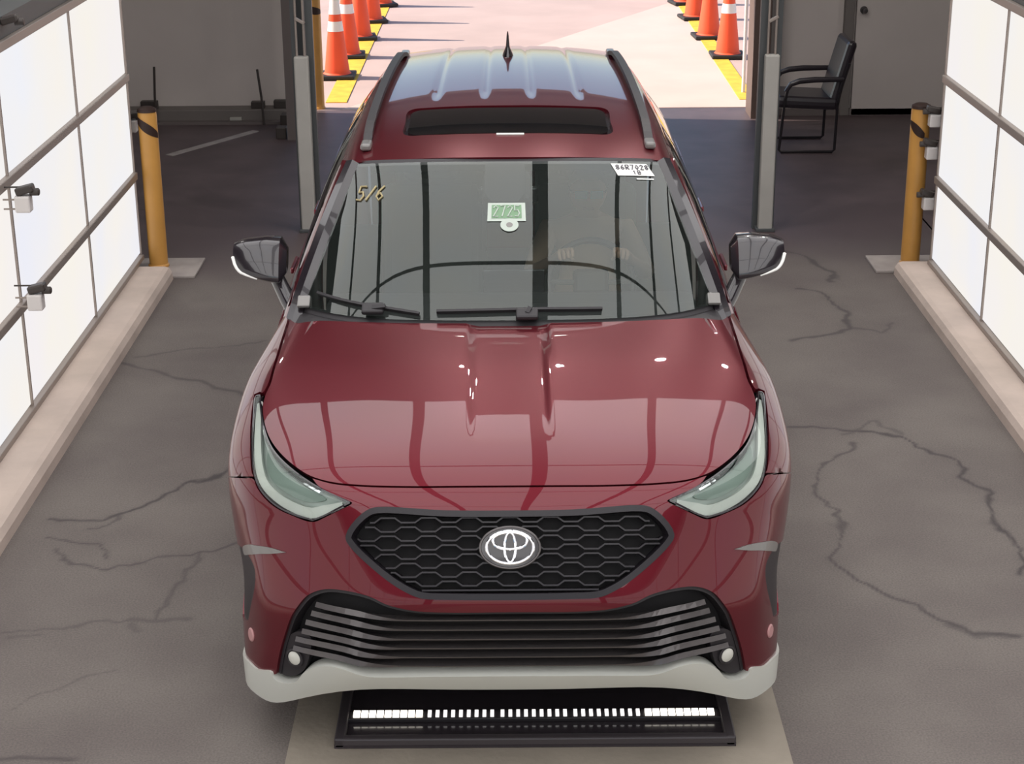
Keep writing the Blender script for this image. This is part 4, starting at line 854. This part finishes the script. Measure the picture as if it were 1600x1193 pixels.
# ------------------------------------------------------------------ the driver
def person():
    vs, es, rad, par = [], [], [], []
    def J(p, r, parent=None):
        vs.append(p); rad.append(r)
        if parent is not None: es.append((parent, len(vs) - 1))
        return len(vs) - 1
    X = .365 + CARX
    pel = J((X, 7.70, .735), .135)
    w = J((X, 7.76, .86), .125, pel); c = J((X, 7.80, 1.0), .145, w); s = J((X, 7.80, 1.095), .125, c); n = J((X, 7.78, 1.155), .055, s); h0 = J((X, 7.755, 1.20), .058, n)
    h1 = J((X, 7.735, 1.255), .080, h0); h2 = J((X, 7.74, 1.315), .085, h1); h3 = J((X, 7.75, 1.365), .06, h2)
    nose = J((X, 7.652, 1.255), .014, h1)
    for sg in (1, -1):
        hp = J((X + sg * .11, 7.66, .715), .092, pel); kn = J((X + sg * .15, 7.26, .72), .066, hp); an = J((X + sg * .14, 6.98, .50), .042, kn); J((X + sg * .14, 6.85, .485), .036, an)
        J((X + sg * .083, 7.75, 1.26), .014, h1)
        sh = J((X + sg * .175, 7.78, 1.085), .062, s); el = J((X + sg * .265, 7.58, .925), .044, sh)
        wr = J((X + sg * .165, 7.30, 1.075), .028, el); pm = J((X + sg * .135, 7.24, 1.118), .030, wr)
        for k in range(4):
            a = J((X + sg * (.150 - k * .019), 7.205 + k * .003, 1.138 + k * .004), .0095, pm); b = J((X + sg * (.148 - k * .019), 7.175, 1.133 + k * .005), .0088, a); J((X + sg * (.142 - k * .017), 7.172, 1.108 + k * .005), .0075, b)
        t1 = J((X + sg * .100, 7.262, 1.105), .010, pm); J((X + sg * .082, 7.258, 1.082), .009, t1)
    me = bpy.data.meshes.new('person_body'); off = Vector((X, 7.70, .46)); me.from_pydata([tuple(Vector(v) - off) for v in vs], es, [])
    o = bpy.data.objects.new('person_tmp', me); COL.objects.link(o)
    sk = o.modifiers.new('skin', 'SKIN'); sk.use_smooth_shade = True
    for i, r in enumerate(rad): me.skin_vertices[0].data[i].radius = (r, r)
    me.skin_vertices[0].data[0].use_root = True
    ss = o.modifiers.new('sub', 'SUBSURF'); ss.levels = 2; ss.render_levels = 2
    dg = bpy.context.evaluated_depsgraph_get(); m2 = bpy.data.meshes.new_from_object(o.evaluated_get(dg)); bpy.data.objects.remove(o)
    m2.name = 'person_body'; m2.materials.clear()
    for m_ in (SHIRT, SKIN, TROUSER): m2.materials.append(m_)
    for p in m2.polygons:
        q = p.center + off; p.use_smooth = True
        fore = q.y < 7.52 and q.z > .86
        p.material_index = 1 if (q.z > 1.15 and q.y > 7.6) or fore else 2 if q.z < .80 else 0
    r = empty('person', tuple(off), 'seated driver in a tan shirt with both hands on the steering wheel', 'person')
    b = bpy.data.objects.new('body', m2); COL.objects.link(b); b.parent = r
    hr = []
    for f in np.linspace(0, 1, 8):
        a = f * PI * .5; hr.append([(X + .092 * math.cos(a) * math.cos(t_), 7.765 + .100 * math.cos(a) * math.sin(t_) , 1.30 + .098 * math.sin(a) - (.05 if math.sin(t_) > 0 else 0) * (1 - f)) for t_ in np.linspace(0, 2 * PI, 25)])
    MB().grid(np.array(hr)).build('hair', HAIR, r)
    g = MB().tube([(X + .085, 7.75, 1.287), (X + .075, 7.665, 1.287), (X, 7.648, 1.288), (X - .075, 7.665, 1.287), (X - .085, 7.75, 1.287)], .004, 6).build('glasses', BLACKP, r)  # glasses added to carry the cyan glint
    for sg in (1, -1):
        MB().box((X + sg * .036, 7.648, 1.280), (.058, .008, .036), Matrix.Rotation(sg * .18, 3, 'Z'), .003).build('glint_lens', CYAN_GLINT, g)
    MB().tube([(X - .024, 7.668, 1.212), (X, 7.662, 1.209), (X + .024, 7.668, 1.212)], .006, 6).build('mouth', mat('lips', (.36, .15, .12), .5), r)
person()

# ------------------------------------------------------------------ light tray on the floor in front of the car
tray = empty('light_tray', (.08, 5.3, .006), 'low black tray with a row of white LEDs under the bumper', 'lamp')
x0, x1, y0, y1 = -.612, .752, 5.075, 5.62
MB().box(((x0 + x1) / 2, (y0 + y1) / 2, .012), (x1 - x0, y1 - y0, .012)).build('tray_floor', TRAYGL, tray)
for c, d in ((((x0 + x1) / 2, y0 + .016, .024), (x1 - x0, .032, .036)), (((x0 + x1) / 2, y1 - .016, .024), (x1 - x0, .032, .036)), ((x0 + .018, (y0 + y1) / 2, .0245), (.036, y1 - y0, .037)), ((x1 - .018, (y0 + y1) / 2, .0245), (.036, y1 - y0, .037))):
    MB().box(c, d, None, .006).build('tray_rim', GROUNDDARK, tray)
MB().box(((x0 + x1) / 2, 5.245, .026), (1.31, .055, .018), None, .004).build('circuit_board', BLACKP, tray)
for gi in range(5):
    for k in range(9):
        x = -.551 + gi * .2535 + k * .0272 + .003
        hot = gi in (0, 4)
        MB().box((x, 5.243, .0385), (.0225 if hot else .0125, .036, .008)).build('led', LED_HOT if hot else LED, tray)

# ------------------------------------------------------------------ lamps under the roof at the back of the hall
LAMPG = glow('lamp_glow', (1, .95, .9), 520)
for x, y, lab in ((-.42, 10.8, 'round lamp above the lane left of its middle'), (.42, 10.8, 'round lamp above the lane right of its middle'),
                  (1.35, 11.0, 'round lamp under the roof above the right guide post'), (2.3, 10.8, 'round lamp under the roof above the right yellow bollard'),
                  (-3.6, 13.0, 'round lamp under the roof in the left back corner'), (4.9, 13.0, 'round lamp under the roof in the right back corner')):
    t = empty('ceiling_lamp', (x, y, 4.6), lab, 'lamp')
    MB().lathe([(.03, 4.60), (.035, 4.50), (.068, 4.40), (.07, 4.36)], (x, y, 0), 20, cap=False).build('shade', GUNMETAL, t)
    MB().lathe([(.062, 4.366), (.035, 4.363), (.001, 4.362)], (x, y, 0), 20, cap=False).build('lens', LAMPG, t)
# ------------------------------------------------------------------ bollards
def bollard(x, y, h, r, label, tape_a, cap=True, z=0):
    t = empty('bollard', (x, y, 0), label, 'bollard')
    MB().lathe([(r * 1.12, 0), (r * 1.12, .012), (r, .02), (r, h - .03), (r * .93, h - .008), (r * .7, h), (0.001, h + .002)], (x, y, 0), 28).build('post', YELLOW, t)
    if cap: MB().lathe([(r * 1.03, h - .014), (r * .98, h + .004), (r * .6, h + .016), (.001, h + .018)], (x, y, 0), 28, cap=False).build('cap', TAPE, t)
    a = np.linspace(tape_a[0], tape_a[1], 14); z0 = np.linspace(tape_a[2], tape_a[3], 14)
    rr = r + .0025
    MB().grid(np.array([[(x + rr * math.cos(q), y + rr * math.sin(q), z + dz * w_) for q, z, w_ in zip(a, z0, np.sin(np.linspace(.35, PI - .5, 14)))] for dz in (-.035, 0, .035)])).build('tape', TAPE, t)
    t.location.z = z
    return t
bollard(-2.30, 10.86, 1.03, .060, 'yellow bollard beside the left light wall', (-PI * 1.0, -.15, .985, .865), z=.019)
bollard(2.59, 10.80, 1.03, .060, 'yellow bollard beside the right light wall', (-PI * .98, -PI * .40, .93, .85), z=.019)
bollard(-1.80, 16.14, 1.03, .058, 'yellow bollard outside the left exit jamb beside orange cones', (-PI, -.2, .93, .90))
def pad(x, y, w, d, label):
    o = MB().box((0, 0, .009), (w, d, .018), None, .004).build('concrete_pad', PADM); o.location = (x, y, 0); setp(o, label, 'pad')
pad(-2.28, 10.84, .50, .42, 'pale concrete pad under the left wall bollard')
pad(2.56, 10.82, .44, .36, 'pale concrete pad under the right wall bollard')

# ------------------------------------------------------------------ guide posts before the exit
def post(x, y, label, s):
    t = empty('guide_post', (x, y, 0), label, 'post')
    MB().box((x, y, .615), (.098, .075, 1.22), None, .010).build('sleeve', SLEEVE, t)
    MB().box((x - s * .05, y + .07, 1.8), (.035, .06, 3.6)).build('track', FRAMEM, t)
    MB().box((x + s * .055, y + .07, 1.8), (.05, .05, 3.6)).build('track', FRAMEM, t)
    for dx in (-.030, .022): MB().tube([(x + dx, y + .01, 1.2), (x + dx, y + .01, 3.6)], .008, 8).build('tube', ALU, t)
    MB().box((x, y + .01, 1.46), (.075, .02, .022), Matrix.Rotation(s * .5, 3, 'Y'), .004).build('bracket', ALU, t)
    MB().box((x, y + .02, .012), (.13, .14, .024), None, .004).build('foot_plate', FRAMEM, t)
post(-1.415, 11.76, 'grey sleeved guide post on the left of the car', 1)
post(1.772, 11.70, 'grey sleeved guide post behind the right door mirror', -1)

# ------------------------------------------------------------------ wall sensors
def sensor(x, y, z, s, label, box=True):
    t = empty('sensor', (x, y, z), label, 'sensor', )
    if box: MB().box((x, y, z - .045), (.072, .065, .080), None, .008).build('housing', SENSW, t)
    MB().box((x - s * .012, y, z + .022), (.085, .06, .036), Matrix.Rotation(s * .25, 3, 'Y'), .008).build('hood', SENSB, t)
    MB().lathe([(.018, -.02), (.018, .02), (.013, .024)], (x - s * .055, y, z + .010), 14, 'X').build('eye', SENSB, t)
    for dz in ((.03, -.03, -.075) if box else (.03,)): MB().tube([(x, y + .012, z + dz), (x + s * .10, y + .012, z + dz)], .0045, 6).build('arm', SENSB if dz > 0 else ALU, t)
sensor(-2.29, 7.92, 1.235, -1, 'upper white sensor on the left wall')
sensor(-2.27, 7.88, .765, -1, 'lower white sensor on the left wall')
sensor(-2.37, 8.25, 1.975, -1, 'dark sensor on the top rail of the left wall', False)
sensor(-2.425, 10.95, .97, -1, 'white sensor at the far end of the left wall')
sensor(2.645, 10.66, 1.03, 1, 'topmost white sensor at the far end of the right wall')
sensor(2.64, 10.66, .825, 1, 'middle white sensor at the far end of the right wall')
sensor(2.645, 10.66, .50, 1, 'lowest white sensor at the far end of the right wall')

# ------------------------------------------------------------------ back left: rods and small boxes by the wall
def rod(x, y, h, lean, label):
    o = MB().tube([(0, 0, 0), (lean * .3, 0, h * .5), (lean, 0, h)], .011, 8).build('marker_rod', SENSB); o.location = (x, y, .0); setp(o, label, 'rod')
rod(-3.195, 15.45, .52, .02, 'thin dark rod at the left back wall behind the yellow bollard')
rod(-2.215, 15.40, .50, -.035, 'thin dark rod at the back wall near the exit')
def small(x, y, z, d, m, label, nm='wall_block', cat='block'):
    o = MB().box((0, 0, d[2] / 2), d, None, .006).build(nm, m); o.location = (x, y, z); setp(o, label, cat)
small(-3.27, 15.58, .12, (.15, .08, .07), SENSB, 'small dark block on the kerb behind the left yellow bollard')
small(-2.285, 15.58, .12, (.12, .08, .06), SENSB, 'small dark block on the kerb beside the thin rod')
small(-2.07, 15.58, .12, (.14, .08, .07), SENSB, 'small dark block on the kerb closest to the exit')
small(-1.99, 15.25, 0, (.10, .12, .13), SENSB, 'dark floor box farther from the camera at the left exit post')
small(-1.985, 14.85, 0, (.09, .12, .10), SENSB, 'dark floor box nearer to the camera at the left exit post')
small(-2.48, 15.50, .024, (.11, .05, .03), SLEEVE, 'pale scrap lying at the foot of the back wall', 'scrap', 'scrap')
o = MB().box((0, 0, 1.75), (.10, .10, 3.5)).build('square_post', BASEM); o.location = (-1.875, 14.8, 0); setp(o, 'dark square post on the left of the exit', 'post')
o = MB().box((0, 0, .004), (1.12, .07, .008), Matrix.Rotation(math.radians(58), 3, 'Z')).build('floor_strip', PADM); o.location = (-2.55, 14.65, 0); setp(o, 'pale strip lying aslant on the dark floor', 'strip')
o = MB().tube([(0, 0, 0), (0, 0, 2.2)], .018, 10).build('fence_pole', SENSW); o.location = (2.27, 16.75, 0); setp(o, 'slim pale pole outside the right exit jamb', 'pole')

# ------------------------------------------------------------------ armchair (faces left)
ch = empty('armchair', (2.47, 14.38, 0), 'black leather armchair on sled legs by the grey door', 'chair')
cx, cy = 2.47, 14.38
MB().box((cx - .02, cy, .41), (.52, .50, .10), Matrix.Rotation(.05, 3, 'Y'), .035).build('seat', CHAIRM, ch)
MB().box((cx + .265, cy, .66), (.085, .48, .52), Matrix.Rotation(.26, 3, 'Y'), .035).build('backrest', CHAIRM, ch)
for s in (1, -1):
    yy = cy + s * .275
    MB().tube([(cx + .22, yy, .42), (cx + .215, yy, .03), (cx + .195, yy, .013), (cx - .225, yy, .013), (cx - .245, yy, .03), (cx - .215, yy, .42), (cx - .195, yy, .53), (cx - .15, yy, .585)], .012, 8).build('sled_leg', CHAIRF, ch)
    MB().tube([(cx - .21, yy, .515), (cx - .17, yy, .575), (cx - .10, yy, .60), (cx + .02, yy, .61), (cx + .26, yy, .612)], [.016, .022, .024, .024, .02], 10).build('armrest', CHAIRM, ch)
    MB().tube([(cx + .22, yy, .40), (cx + .245, yy, .55), (cx + .30, yy, .74)], .012, 8).build('back_upright', CHAIRF, ch)

# ------------------------------------------------------------------ traffic cones
cone = empty('traffic_cone', (0, 0, 0), '', 'cone', 'cones outside the exit')
MB().box((0, 0, .02), (.37, .37, .04), None, .012).build('base', CONEB, cone)
H = .92; rr = lambda h: .135 - (.135 - .028) * h / H
MB().lathe([(.145, .04), (rr(.05), .055), (rr(.4), .4), (rr(.8), .8), (rr(H), H), (.018, H + .008), (.001, H + .01)], (0, 0, 0), 28).build('cone_body', CONEM, cone)
for a, b in ((.47, .57), (.64, .79)): MB().lathe([(rr(a) + .002, a), (rr(b) + .002, b)], (0, 0, 0), 28, cap=False).build('collar', CONEW, cone)
NTH = ['nearest', 'second', 'third', 'fourth', 'fifth']
first = True
for side, xs_, ys_ in (('left', (-1.77, -1.765, -1.73, -1.70, -1.67), (17.73, 18.97, 20.2, 21.5, 22.9)), ('right', (2.36, 2.30, 2.29, 2.29), (18.8, 20.1, 21.57, 22.87))):
    for k, (x, y) in enumerate(zip(xs_, ys_)):
        lab = '%s orange cone in the row on the %s of the exit lane' % (NTH[k], side)
        if first: cone.location = (x, y, .008); cone['label'] = lab; first = False
        else: dup(cone, (x, y, .008), .07 * k, lab)
